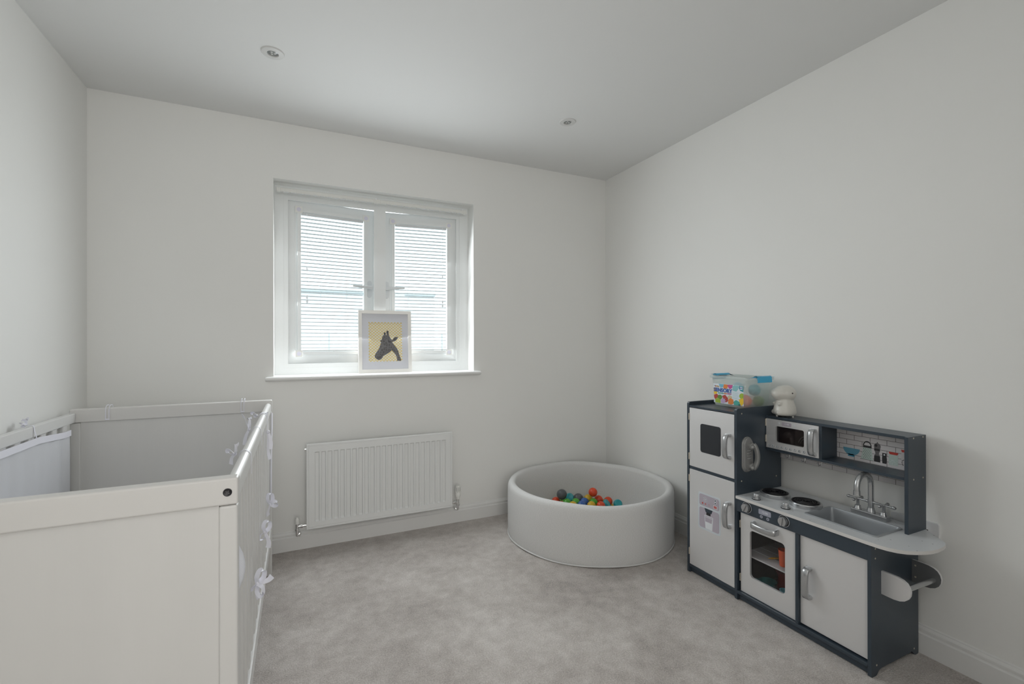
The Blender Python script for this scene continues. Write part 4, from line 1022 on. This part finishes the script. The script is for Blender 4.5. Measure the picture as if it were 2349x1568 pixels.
# tap with two cross handles
tp = bpy.data.objects.new('tap', None); COL.objects.link(tp); tp.parent = K; tp.location = Vector((2.060, 1.059, .473)) - K.location
SP = M['silver_plastic']
obj('tap_base', bx(B(), 2.046, 2.080, .996, 1.124, .4735, .4925, .0035, 2), SP, tp)
bm = B(); lathe(bm, (2.062, 1.057, .492), [(0, 0), (.0150, 0), (.0150, .004), (.0130, .010), (.0115, .018), (0, .018)], n=20)
P = [(2.062, 1.057, .505), (2.062, 1.057, .56), (2.062, 1.057, .600)]
for k in range(1, 12):
    a = PI*k/11; P.append((2.015 + .047*math.cos(a), 1.057, .603 + .045*math.sin(a)))
P += [(1.968, 1.057, .595), (1.968, 1.057, .585)]
sweep(bm, P, circ(.0100, 16), up=(0, 1, 0)); cyl(bm, (1.968, 1.057, .590), (1.968, 1.057, .572), .0112, .0120, n=20)
obj('spout', bm, SP, tp, smooth=50)
for y in (1.104, 1.013):
    bm = B(); lathe(bm, (2.062, y, .492), [(0, 0), (.0135, 0), (.0132, .003), (.0110, .008), (.0100, .014), (.0055, .016), (.0050, .036), (.0065, .040), (.0055, .0435), (0, .045)], n=18)
    for dx, dy in ((0, 1), (0, -1), (1, 0), (-1, 0)):
        L_ = .040 if dy else .032
        prev = None
        cyl(bm, (2.062, y, .532), (2.062+dx*L_*.75, y+dy*L_*.75, .5325), .0030, .0048, n=10); sphere(bm, (2.062+dx*L_*.85, y+dy*L_*.85, .5325), .0062, 1.3 if dx else 1, 1.3 if dy else 1, 1, u=12, v=8)
    obj('cross_handle', bm, SP, tp, smooth=50)
# hob rings
for y, in ((1.386,), (1.248,)):
    h_ = bpy.data.objects.new('hob_ring', None); COL.objects.link(h_); h_.parent = K; h_.location = Vector((1.955, y, .473)) - K.location
    bm = B(); lathe(bm, (1.955, y, .4728), [(.060, 0), (.061, .004), (.0605, .014), (.058, .0175), (.054, .0180), (.052, .0155), (0, .0150)], n=48); obj('drum', bm, SP, h_, smooth=30)
    bm = B(); P = []
    for k in range(150):
        a = 2*PI*4.3*k/149; r = .009 + .040*k/149; P.append((1.955 + r*math.cos(a), y + r*math.sin(a), .4905))
    sweep(bm, P, circ(.0033, 7, .0028)); cyl(bm, (1.955, y, .4878), (1.955, y, .4884), .0515, n=40)
    obj('coil', bm, M['black'], h_, smooth=60)
# worktop knobs
for x, y in ((1.838, 1.391), (1.847, 1.263)):
    bm = B(); lathe(bm, (x, y, .4728), [(.0175, 0), (.0175, .0035), (0, .0035)], n=24); kk = obj('knob_base', bm, M['black'], K, smooth=20)
    bm = B(); lathe(bm, (x, y, .4763), [(.0165, 0), (.0160, .004), (.0125, .0065), (.0120, .016), (.0108, .018), (0, .018)], n=24)
    bx(bm, x-.0030, x+.0030, y-.0122, y+.0122, .488, .497, .001, 1); obj('knob', bm, SP, kk)

# upper shelf unit
UX = 2.000
kb('upper_top_board', UX, XB, .912, 1.464, .811, .8225); kb('upper_bottom_board', UX, XB, .912, 1.464, .6615, .6725)
kb('upper_side_panel', UX-.012, XB, .900, .912, .4728, .8225); kb('upper_divider', UX+.0005, XB, 1.208, 1.219, .6725, .811)
bb = kb('printed_backboard', 2.105, XB, .912, 1.464, .612, .811, M['brickprint'], 0)
BXf = 2.105
def bp(name, polys, m, dx=.0004, base=0.0):
    bm = B()
    for q in polys: prism(bm, q, BXf-base-dx, BXf-base, 'x')
    return obj(name, bm, m, bb, smooth=0)
def arcp(cy, cz, ry, rz, a0, a1, n=16): return [(cy + ry*math.cos(math.radians(a0+(a1-a0)*i/n)), cz + rz*math.sin(math.radians(a0+(a1-a0)*i/n))) for i in range(n+1)]
# blue colander
bp('printed_colander', [[(1.183, .722)] + [(1.151 + .032*math.cos(a), .722 - .030*math.sin(a)) for a in [PI*k/14 for k in range(15)]] + [(1.119, .722)]], M['print_blue'])
bp('printed_colander_foot', [[(1.165, .687), (1.139, .687), (1.141, .697), (1.163, .697)]], M['print_blue2'])
bm = B()
for r in range(5):
    for c in range(9):
        y = 1.177 - c*.0062 - (r % 2)*.0031; z = .719 - r*.0050
        if ((y-1.151)/.029)**2 + ((z-.722)/.027)**2 < 1: prism(bm, arcp(y, z, .0011, .0011, 0, 315, 7), BXf-.0007, BXf-.0003, 'x')
obj('printed_holes', bm, M['print_blue2'], bb, smooth=0)['kind'] = 'stuff'
# grater
bp('printed_grater', [[(1.1155, .6868), (1.0710, .6868), (1.0765, .735), (1.1060, .735)]], M['print_mint'])
bm = B()
prism(bm, [(1.1075, .735), (1.0755, .735), (1.0765, .744), (1.1060, .744)], BXf-.0007, BXf-.0003, 'x')
prism(bm, arcp(1.0915, .742, .0155, .0205, 0, 180) + arcp(1.0915, .742, .0120, .0160, 180, 0), BXf-.0007, BXf-.0003, 'x')
prism(bm, [(1.1175, .6858), (1.0690, .6858), (1.0690, .6872), (1.1175, .6872)], BXf-.0007, BXf-.0003, 'x')
for r in range(7):
    for c in range(5 - (r % 2)):
        y = 1.1045 - c*.0062 - (r % 2)*.0031; z = .730 - r*.0060; prism(bm, [(y-.0011, z-.0013), (y+.0011, z-.0013), (y+.0006, z+.0013), (y-.0011, z+.0011)], BXf-.0007, BXf-.0003, 'x')
obj('printed_grater_handle', bm, M['print_black'], bb, smooth=0)
# pepper mill, shaker
bp('printed_mill', [[(1.0660, .7385), (1.0460, .7385), (1.0445, .744), (1.0440, .752), (1.0475, .758), (1.0540, .7615), (1.0600, .7605), (1.0655, .756), (1.0675, .749), (1.0670, .743)], [(1.0650, .729), (1.0475, .729), (1.0500, .719), (1.0470, .710), (1.0660, .710), (1.0625, .719)]], M['print_grey'])
bp('printed_mill_body', [[(1.0665, .7295), (1.0465, .7295), (1.0465, .7385), (1.0665, .7385)], [(1.0675, .6860), (1.0455, .6860), (1.0460, .7105), (1.0665, .7105)], arcp(1.0600, .7510, .0050, .0055, 0, 340, 14), [(1.0565, .7610), (1.0545, .7610), (1.0545, .7650), (1.0565, .7650)]], M['print_black'], .0008)
bp('printed_shaker', [[(1.0385, .7260), (1.0240, .7260), (1.0240, .7150), (1.0225, .7020), (1.0245, .6850), (1.0380, .6850), (1.0395, .7020), (1.0385, .7150)]], M['print_black'])
bp('printed_shaker_dot', [arcp(1.0312, .7195, .0030, .0030, 0, 340, 12)], M['sticker_white'], .0008)
bp('printed_jar', [[(1.0160, .6850), (.9855, .6850), (.9855, .7270), (1.0160, .7270)], ], M['print_mint'])
bp('printed_jar', [[(.9745, .6890), (.9650, .6890), (.9650, .7430), (.9745, .7430)]], M['print_paper'])
bp('printed_jar_lid', [[(1.0130, .7265), (.9880, .7265), (.9865, .7310), (1.0145, .7310)], [(1.0155, .7305), (.9850, .7305), (.9850, .7360), (1.0155, .7360)], [(.9730, .7430), (.9650, .7430), (.9650, .7520), (.9755, .7520)]], M['red'], .0008)
bm = B(); rnd = random.Random(3)
for k in range(26):
    y = .988 + rnd.random()*.026; z = .688 + rnd.random()*.018; prism(bm, arcp(y, z, .0010, .0010, 0, 300, 5), BXf-.0008, BXf-.0003, 'x')
obj('printed_grains', bm, M['sticker_white'], bb, smooth=0)['kind'] = 'stuff'
bm = B()
for y, z in ((.9715, .7100), (.9725, .7040), (.9718, .6975), (.9690, .6940), (.9675, .7130)): prism(bm, arcp(y, z, .0017, .0019, 0, 330, 9), BXf-.0008, BXf-.0003, 'x')
obj('printed_beans', bm, M['print_black'], bb, smooth=0)['kind'] = 'stuff'
# microwave
mx0, mx1 = UX-.0005, UX+.0095
mw = plate('microwave_door', [(1.2205, .6740), (1.4610, .6740), (1.4610, .8095), (1.2205, .8095)], mx0, mx1, 'x', SV, holes=[rr2(1.2830, 1.4150, .7060, .7800, .008)], smooth=20)
bm = B(); prism(bm, rr2(1.278, 1.420, .700, .786, .009), mx1, mx1+.002, 'x'); obj('window_pane', bm, M['tint'], mw, smooth=0)
handle(mw, 1.240, .684, .792, mx0, out=.026); hinges(mw, 1.4622, (.790, .715), mx0)
for i in range(10):
    y = 1.4480 - i*.0205; z = .6865
    bm = B(); prism(bm, arcp(y-.0004, z-.0004, .0064, .0064, 0, 345, 20), mx0-.0002, mx0, 'x', mi=1); prism(bm, arcp(y, z, .0058, .0058, 0, 345, 20), mx0-.0005, mx0, 'x', mi=0)
    join(bm, text_bm(str((i+1) % 10), .0090, bold=.0002), face_negx(mx0-.0007, y, z), 1)
    obj('number_button', bm, [M['sticker_white'], M['print_black']], mw, smooth=0)
bm = B(); prism(bm, rr2(1.3395, 1.3835, .7860, .8025, .003), mx0-.0004, mx0, 'x', mi=0); join(bm, text_bm('12:00', .011), face_negx(mx0-.0006, 1.3615, .7945), 1)
for y in (1.397, 1.3255): prism(bm, arcp(y, .7950, .0042, .0042, 0, 345, 16), mx0-.0004, mx0, 'x', mi=1)
obj('clock_sticker', bm, [M['sticker_lilac'], M['sticker_white']], mw, smooth=0)
bm = B()                                                     # turntable plate printed inside
for r0, r1 in ((.050, .047), (.040, .038), (.020, .019)):
    prism(bm, arcp(1.325, .690, r0, r0, 15, 165, 24) + arcp(1.325, .690, r1, r1, 165, 15, 24), 2.0984, 2.0988, 'x')
obj('printed_turntable', bm, M['sticker_white'], bb, smooth=0)
kb('microwave_back', 2.099, 2.1045, 1.219, 1.464, .6725, .811, mat('brown_grey_board', (.22, .195, .20), .6), 0)
# cup hooks
for y in (1.377, 1.305, 1.233):
    P = [(2.042, y, .6615), (2.042, y, .650), (2.042, y, .6440), (2.039, y+.002, .6385), (2.033, y+.005, .6365), (2.027, y+.007, .6390), (2.024, y+.008, .6455)]
    bm = B(); sweep(bm, smoothpts(P, 3), circ(.0016, 8), up=(0.3, 1, 0)); sphere(bm, P[-1], .0024, u=8, v=6); obj('cup_hook', bm, M['chrome'], K)

# toy telephone on the tower panel
ph_ = bpy.data.objects.new('telephone', None); COL.objects.link(ph_); ph_.parent = K; ph_.location = Vector((1.869, 1.464, .652)) - K.location
bm = B(); ys = [(1.0, 0), (1.0, -.004), (.93, -.006), (.90, -.006), (.86, -.010), (.80, -.011), (.76, -.014), (.66, -.0155)]
R = []
for s, dy in ys: R.append([bm.verts.new((1.869 + a*s, 1.464 + dy, .652 + b - (1-s)*(b*0.35))) for a, b in rrect(.068*1.0, .162, .0335, 7)])
n = len(R[0])
for P_, Q in zip(R, R[1:]):
    for i in range(n): bm.faces.new((P_[i], P_[(i+1) % n], Q[(i+1) % n], Q[i]))
bm.faces.new(R[-1]); bm.faces.new(R[0])
obj('cradle', bm, M['grey_plastic'], ph_, smooth=30)
bm = B()
for r in range(4):
    for c in range(3): sphere(bm, (1.860 + c*.009, 1.449, .672 - r*.012), .0030, 1, .6, 1, u=10, v=6)
obj('keypad', bm, M['silver_plastic'], ph_)['kind'] = 'stuff'
bm = B()
P = smoothpts([(1.884, 1.440, .700), (1.888, 1.435, .692), (1.893, 1.429, .670), (1.895, 1.427, .645), (1.893, 1.429, .620), (1.888, 1.435, .598), (1.884, 1.440, .590)], 4)
sweep(bm, P, rrect(.020, .017, .006, 3), up=(1, 0, 0))
for z in (.691, .598): lathe(bm, (1.880, 1.449, z), [(0, 0), (.0165, 0), (.0170, .004), (.0160, .009), (.010, .013), (0, .014)], n=22, axis=(0, -1, 0)); sphere(bm, (1.874, 1.438, z-.002), .0110, u=16, v=10)
obj('handset', bm, M['grey_plastic'], ph_, smooth=40)

# paper-roll holder on the end panel
rh = bpy.data.objects.new('roll_holder', None); COL.objects.link(rh); rh.parent = K; rh.location = Vector((1.966, .925, .32)) - K.location
bo = [(.925, .3600), (.893, .3600), (.875, .3590), (.860, .3550), (.849, .3480), (.842, .3370), (.8385, .3230), (.840, .3090), (.846, .2960), (.856, .2860), (.870, .2795), (.888, .2770), (.905, .2775), (.925, .2785)]
for x in (1.866, 2.066):
    bm = B(); prism(bm, bo, x, x+.009, 'x'); pl = obj('bracket', bm, M['silver'] if x < 1.9 else M['silver'], rh, smooth=30)
    bm = B()
    for z in (.342, .300): lathe(bm, (x, .914, z), [(0, .0015), (.003, .001), (.0035, 0)], n=12, axis=(-1, 0, 0))
    if x > 2: obj('bracket_screws', bm, M['hinge'], pl)
    else: bm.free()
plate('grey_inner_face', bo, 2.0655, 2.0660, 'x', mat('mid_grey_board', (.12, .125, .13), .5), rh)
bm = B(); cyl(bm, (1.875, .862, .318), (2.066, .862, .312), .0088, n=18); obj('dowel', bm, SP, rh)
# screw plugs
for x, z in ((1.838, .840), (1.836, .533), (2.074, .528)):
    bm = B(); lathe(bm, (x, 1.464, z), [(.0032, 0), (.0032, .0006), (0, .0007)], n=12, axis=(0, -1, 0)); obj('screw_plug', bm, M['screw'], tower)
for x, z in ((1.830, .444), (1.830, .410), (1.837, .036), (2.080, .026)):
    bm = B(); lathe(bm, (x, .925, z), [(.0032, 0), (.0032, .0006), (0, .0007)], n=12, axis=(0, -1, 0)); obj('screw_plug', bm, M['screw'], endp)
for x, z in ((2.024, .8165), (2.088, .8165), (2.024, .667), (2.088, .667)):
    bm = B(); lathe(bm, (x, .900, z), [(.0032, 0), (.0032, .0006), (0, .0007)], n=12, axis=(0, -1, 0)); obj('screw_plug', bm, M['screw'], K)

# ---- toys inside the oven
def cupmesh(bm, c, r0, r1, h, th=.0015, n=26, rim=True):
    lathe(bm, c, [(0, 0), (r0, 0), (r1, h), (r1+.0012 if rim else r1, h+.0004), (r1-th, h), (r0-th, th), (0, th)], n=n)
t = thing('toy_beaker', 'orange beaker standing on the white shelf inside the toy oven', 'toy cup', (1.880, 1.294, .2125))
bm = B(); cupmesh(bm, (0, 0, 0), .0160, .0205, .068); obj('cup', bm, mat('orange_beaker', (.75, .12, .04), .35), t, local=True)
t = thing('toy_pencil', 'short yellow stick lying on the shelf inside the toy oven', 'stick', (1.905, 1.350, .2163))
bm = B(); cyl(bm, (-.014, .006, .0002), (.052, -.022, .0002), .0038, .0038, n=8); cyl(bm, (-.014, .006, .0002), (-.030, .0125, .0002), .0038, .0008, n=8); obj('shaft', bm, mat('ochre_yellow', (.60, .33, .02), .5), t, local=True)
t = thing('toy_saucepan', 'dark teal toy pan with a ring handle on the floor of the toy oven', 'toy pan', (1.909, 1.388, .0458))
tm = mat('teal_plastic', (.01, .17, .17), .35)
bm = B(); cupmesh(bm, (0, 0, 0), .030, .0355, .052, .002, 34); obj('pan', bm, tm, t, local=True)
bm = B(); P = [(-.0265 - .0060*math.cos(2*PI*i/20), .0380 + .0085*math.cos(2*PI*i/20), .040 + .0105*math.sin(2*PI*i/20)) for i in range(20)]
sweep(bm, P, circ(.0028, 8), closed=True, up=(.8, .57, 0)); obj('ring_handle', bm, tm, t, local=True)
t = thing('toy_jug', 'dark red toy jug standing at the back of the toy oven', 'toy jug', (1.990, 1.372, .0458))
bm = B(); lathe(bm, (0, 0, 0), [(0, 0), (.024, 0), (.027, .025), (.021, .050), (.024, .072), (.033, .086), (.031, .086), (.022, .073), (.019, .050), (.024, .025), (.022, .002), (0, .002)], n=26); obj('body', bm, mat('dark_red_plastic', (.36, .02, .015), .4), t, local=True)
t = thing('toy_dish', 'small orange-red toy dish on the oven floor between pan and pale blue cup', 'toy dish', (1.934, 1.332, .0458))
bm = B(); cupmesh(bm, (0, 0, 0), .012, .019, .018); obj('dish', bm, mat('dull_red_plastic', (.42, .05, .03), .4), t, local=True)
t = thing('toy_beaker', 'pale blue beaker on the oven floor at the right edge of its window', 'toy cup', (1.870, 1.283, .0458))
bm = B(); cupmesh(bm, (0, 0, 0), .0140, .0190, .070); obj('cup', bm, mat('pale_blue_beaker', (.18, .48, .55), .35), t, local=True)

# ================================================================== STORAGE BOX ON THE TOWER
sb = thing('storage_box', 'frosted plastic storage box with blue latches and a colourful label on the tower top', 'storage box', (2.004, 1.600, .8473))
def shell(bm, prof, n=6):
    R = []
    for hx, hy, r, z in prof: R.append([bm.verts.new((a, b, z)) for a, b in rrect(2*hx, 2*hy, r, n)])
    m = len(R[0])
    for P_, Q in zip(R, R[1:]):
        for i in range(m): bm.faces.new((P_[i], P_[(i+1) % m], Q[(i+1) % m], Q[i]))
    return R
bm = B()
R = shell(bm, [(.0775, .0885, .012, .001), (.0815, .0925, .014, .004), (.0865, .1060, .016, .138), (.0900, .1150, .018, .141), (.0900, .1150, .018, .144)]); bm.faces.new(R[0])
obj('tub', bm, M['tub'], sb, local=True, smooth=40)
bm = B(); R = shell(bm, [(.0930, .1190, .020, .138), (.0940, .1200, .020, .146), (.0920, .1180, .020, .1505), (.085, .111, .018, .1505), (.082, .108, .018, .1480)]); bm.faces.new(R[-1])
obj('lid', bm, M['tub'], sb, local=True, smooth=40)
for s in (1, -1):
    bm = B(); prof = [(-.0, .1405), (.004, .1445), (.010, .1475), (.018, .1480), (.0235, .1440), (.0255, .134), (.0262, .118), (.0225, .1165), (.0215, .130), (.018, .1400), (.010, .1410)]
    prism(bm, [(s*(.1045 + a), z + .010) for a, z in prof], -.048, .052, 'x'); 
    bmesh.ops.bevel(bm, geom=[e for e in bm.edges if abs(e.verts[0].co.x - e.verts[1].co.x) < 1e-5], offset=.002, segments=1, affect='EDGES')
    obj('latch', bm, M['latch'], sb, local=True, smooth=40)
# label on the face towards the room; local frame of the tilted front wall, u to the viewer's right (-y), v up
def LB(u, v, off=0.0):                     # u,v in metres from the label's lower left
    z = .014 + v; x = -(.0815 + .005*(z-.004)/.134) - .0012 - off
    return Vector((x, .0905 - u, z))
LW, LHh = .172, .097
def lprism(bm, pts, off, mi=0):
    a = [bm.verts.new(LB(u, v, off)) for u, v in pts]; b = [bm.verts.new(LB(u, v, off+.00025)) for u, v in pts]
    tr = tessellate_polygon([[Vector((u, v, 0)) for u, v in pts]])
    for t_ in tr:
        for vv in (a, b): f = bm.faces.new([vv[i] for i in t_]); f.material_index = mi
    n = len(pts)
    for i in range(n): f = bm.faces.new((a[i], a[(i+1) % n], b[(i+1) % n], b[i])); f.material_index = mi
bm = B(); lprism(bm, [(0, 0), (LW, 0), (LW, LHh), (0, LHh)], 0); lab = obj('label', bm, M['p_white'], sb, local=True, smooth=0)
# picture coordinates of the label (zoomed photo): left 235..1225, top-left 555, slope 0.125
def lp(x, y): return ((x-235)/990*LW, LHh - (y - 555 - (x-235)*0.128)/(640)*LHh)
def clipu(p): return (min(max(p[0], .0004), LW-.0004), min(max(p[1], .0004), LHh-.0004))
mats = ['p_lightblue', 'p_orange', 'p_pink', 'p_aqua', 'p_petrol', 'p_yellow', 'p_red', 'p_green', 'p_lime', 'p_lilac', 'p_cream', 'p_teal', 'p_white', 'p_blue']
MI = {k: i for i, k in enumerate(mats)}
bm = B()
def blob(pts, key, off=.0003): lprism(bm, [clipu(lp(*q)) for q in pts], off, MI[key])
def disc(cx, cy, r, key, off=.0003, a0=0, a1=360, n=18): blob([(cx + r*math.cos(math.radians(a0+(a1-a0)*i/n)), cy + r*math.sin(math.radians(a0+(a1-a0)*i/n))) for i in range(n)], key, off)
blob([(410,575),(600,600),(590,640),(575,690),(540,715),(480,710),(440,640)], 'p_lightblue'); blob([(600,602),(715,620),(728,690),(705,740),(650,770),(590,740),(560,690)], 'p_orange')
blob([(715,622),(895,640),(865,735),(820,765),(770,750),(735,700)], 'p_pink'); blob([(870,690),(940,650),(1080,670),(1060,790),(1000,855),(890,820)], 'p_aqua')
blob([(1095,670),(1222,690),(1222,880),(1120,830),(1080,740)], 'p_petrol'); blob([(238,700),(300,690),(340,740),(365,870),(340,905),(290,925),(240,910)], 'p_yellow')
blob([(240,940),(300,925),(350,910),(395,960),(370,1030),(280,1090),(245,1020)], 'p_red'); disc(445, 1025, 82, 'p_green', .0005)
blob([(285,1085),(370,1040),(470,1105),(468,1222),(285,1190)], 'p_lime', .0008); blob([(525,985),(630,945),(720,1055),(718,1160),(670,1195),(620,1180),(560,1060)], 'p_red', .0005)
pts = []
for i in range(16):
    a = 2*PI*i/16; r = 108 if i % 2 == 0 else 62; pts.append((560 + r*math.cos(a), 1145 + r*math.sin(a)))
blob(pts, 'p_lilac', .0010); blob([(715,1000),(770,965),(860,1010),(860,1075),(800,1060),(725,1085)], 'p_cream')
blob([(728,1110),(805,1055),(900,1110),(903,1240),(830,1288),(725,1240)], 'p_orange', .0006); blob([(903,1180),(985,1120),(1105,1190),(1110,1325),(920,1300)], 'p_teal', .0006)
disc(1180, 1000, 88, 'p_lime', .0003); blob([(1075,1105),(1190,1062),(1222,1090),(1222,1230),(1160,1320),(1110,1240)], 'p_yellow', .0006)
blob([(1118,700),(1200,712),(1200,800),(1118,790)], 'p_white', .0008)
blob([(265,600),(430,600),(455,690),(420,715),(300,680)], 'p_white', .0006)
for k in range(7): blob([(880, 868+k*34), (1080 - (k % 3)*22, 893+k*34), (1080 - (k % 3)*22, 899+k*34), (880, 874+k*34)], 'p_aqua', .0003)
obj('label_print', bm, [M[k] for k in mats], lab, local=True, smooth=0)
def ltext(bm, s, size, x, y, mi, bold, off=.0016, stretch=1.0):
    u, v = lp(x, y); tb = text_bm(s, size, .0002, bold); o_ = LB(u, v, off); dvz = Vector((-(.005/.134), 0, 1)).normalized()
    sl = 0.0
    mtx = Matrix(((0, dvz.x, -1, o_.x), (-stretch, 0, 0, o_.y), (0, dvz.z, 0, o_.z), (0, 0, 0, 1))); join(bm, tb, mtx, mi)
bm = B()
ltext(bm, 'SENSORY', .0255, 555, 805, 0, .0011, stretch=1.0); ltext(bm, 'BLOCKS', .0085, 487, 893, 1, .0003); ltext(bm, 'AND', .0085, 640, 910, 2, .0003); ltext(bm, 'BALLS', .0085, 775, 925, 3, .0003)
ltext(bm, 't', .012, 290, 635, 4, .0002); ltext(bm, 'a', .012, 312, 645, 3, .0002); ltext(bm, 's', .012, 340, 648, 2, .0002); ltext(bm, 't', .012, 364, 650, 5, .0002); ltext(bm, 'e', .012, 388, 655, 4, .0002); ltext(bm, 'y', .012, 418, 662, 2, .0002)
ltext(bm, '6+', .013, 1158, 752, 0, .0003)
ltext(bm, 'CE', .010, 1100, 1282, 6, .0002)
obj('label_lettering', bm, [M['p_blue'], M['p_teal'], M['p_orange'], M['p_pink'], M['p_green'], M['p_yellow'], M['print_black']], lab, local=True, smooth=0)
# things inside the box
ca, sa = 1.0, 0.0
def inbox(x, y, z): return (2.004 + x*ca - y*sa, 1.600 + x*sa + y*ca, .8473 + z)
for lb, col, p, r in (('orange-red ball inside the frosted box at its near end', (.95, .18, .07), (-.044, -.056, .034), .031),
                      ('teal ball inside the frosted box above its right end', (.05, .34, .40), (.022, -.058, .085), .028),
                      ('green ball low inside the frosted box at the wall side', (.17, .30, .05), (.046, -.060, .029), .026),
                      ('yellow ball inside the frosted box behind the label', (.80, .60, .15), (-.005, .058, .034), .030),
                      ('pale blue ball inside the frosted box, high behind the label', (.30, .60, .72), (-.016, .004, .092), .028)):
    bm = B(); sphere(bm, (0, 0, 0), r, u=24, v=16); o = obj('sensory_ball', bm, mat('sensory_ball_plastic', col, .45), None, local=True, smooth=60); o.location = inbox(*p)
    tag(o, lb, 'ball', 'balls in the storage box')
# blocks under them
for lb, col, p, s_ in (('red block inside the frosted box, behind the label', (.6, .07, .05), (.020, .010, .0235), .038), ('peach block inside the frosted box at its left end', (.80, .50, .30), (-.034, .070, .0), .0)):
    if s_ == 0: continue
    o = obj('sensory_block', bx(B(), -s_/2, s_/2, -s_/2, s_/2, -s_/2, s_/2, .004, 2), mat('sensory_block_plastic', col, .5), None, local=True); o.location = inbox(*p)
    tag(o, lb, 'block')

# ================================================================== DINOSAUR NIGHT LIGHT
dn = thing('night_light', 'cream rounded dinosaur night light with dark eyes on the kitchen upper board', 'night light', (2.044, 1.400, .8225))
fd = Vector((-0.86, 0.51, 0)).normalized(); rt = Vector((fd.y, -fd.x, 0)); 
bmm = B()
def dp(f, s, z): return fd*f + rt*s + Vector((0, 0, z))
RM = Matrix((( -rt.x, fd.x*-1, 0), (-rt.y, fd.y*-1, 0), (0, 0, 1)))
def dsp(f, s, z, r, sf=1, ss=1, sz=1):
    r_ = bmesh.ops.create_icosphere(bmm, subdivisions=3, radius=r)
    for v in r_['verts']:
        c = v.co.copy(); v.co = dp(f + c.x*sf, s + c.y*ss, z + c.z*sz)
lathe(bmm, (0, 0, 0), [(0, .006), (.036, .006), (.044, .010), (.0475, .020), (.0465, .034), (.043, .050), (.038, .066), (.033, .080), (.031, .095), (0, .100)], n=32)
dsp(-.004, 0, .1060, .0430, 1, 1.02, .92)
dsp(.012, 0, .1070, .0385, 1.05, 1.04, .92)
dsp(.026, 0, .1060, .0330, 1, 1.10, .86)
dsp(.024, 0, .0870, .0240, 1, 1.15, .55)
dsp(.034, .024, .019, .0125, 1.15, 1, 1); dsp(.034, -.024, .019, .0125, 1.15, 1, 1)
dsp(.033, .026, .059, .0085, 1.2, 1, .9); dsp(.033, -.026, .059, .0085, 1.2, 1, .9)
dsp(-.036, 0, .020, .014, 1.1, .9, .8)
o = obj('body', bmm, M['dino'], dn, local=True)
md = o.modifiers.new('remesh', 'REMESH'); md.mode = 'VOXEL'; md.voxel_size = .0022; md.use_smooth_shade = True
sm = o.modifiers.new('smooth', 'SMOOTH'); sm.factor = .5; sm.iterations = 26
for s in (1, -1):
    e0 = dp(-.014, .0400*s, .1110); bm = B(); sphere(bm, e0, .0038, u=14, v=10); e_ = obj('eye', bm, M['eye'], dn, local=True)
    bm = B(); sphere(bm, e0 + fd*.0012 + rt*s*.0030 + Vector((0, 0, .0012)), .0010, u=8, v=6); obj('eye_glint', bm, M['sticker_white'], dn, local=True)
bm = B()
for a in range(3): 
    an = a*2*PI/3 + .6; cyl(bm, (.036*math.cos(an), .036*math.sin(an), 0), (.036*math.cos(an), .036*math.sin(an), .008), .004, n=10)
obj('feet_pads', bm, M['dino'], dn, local=True)
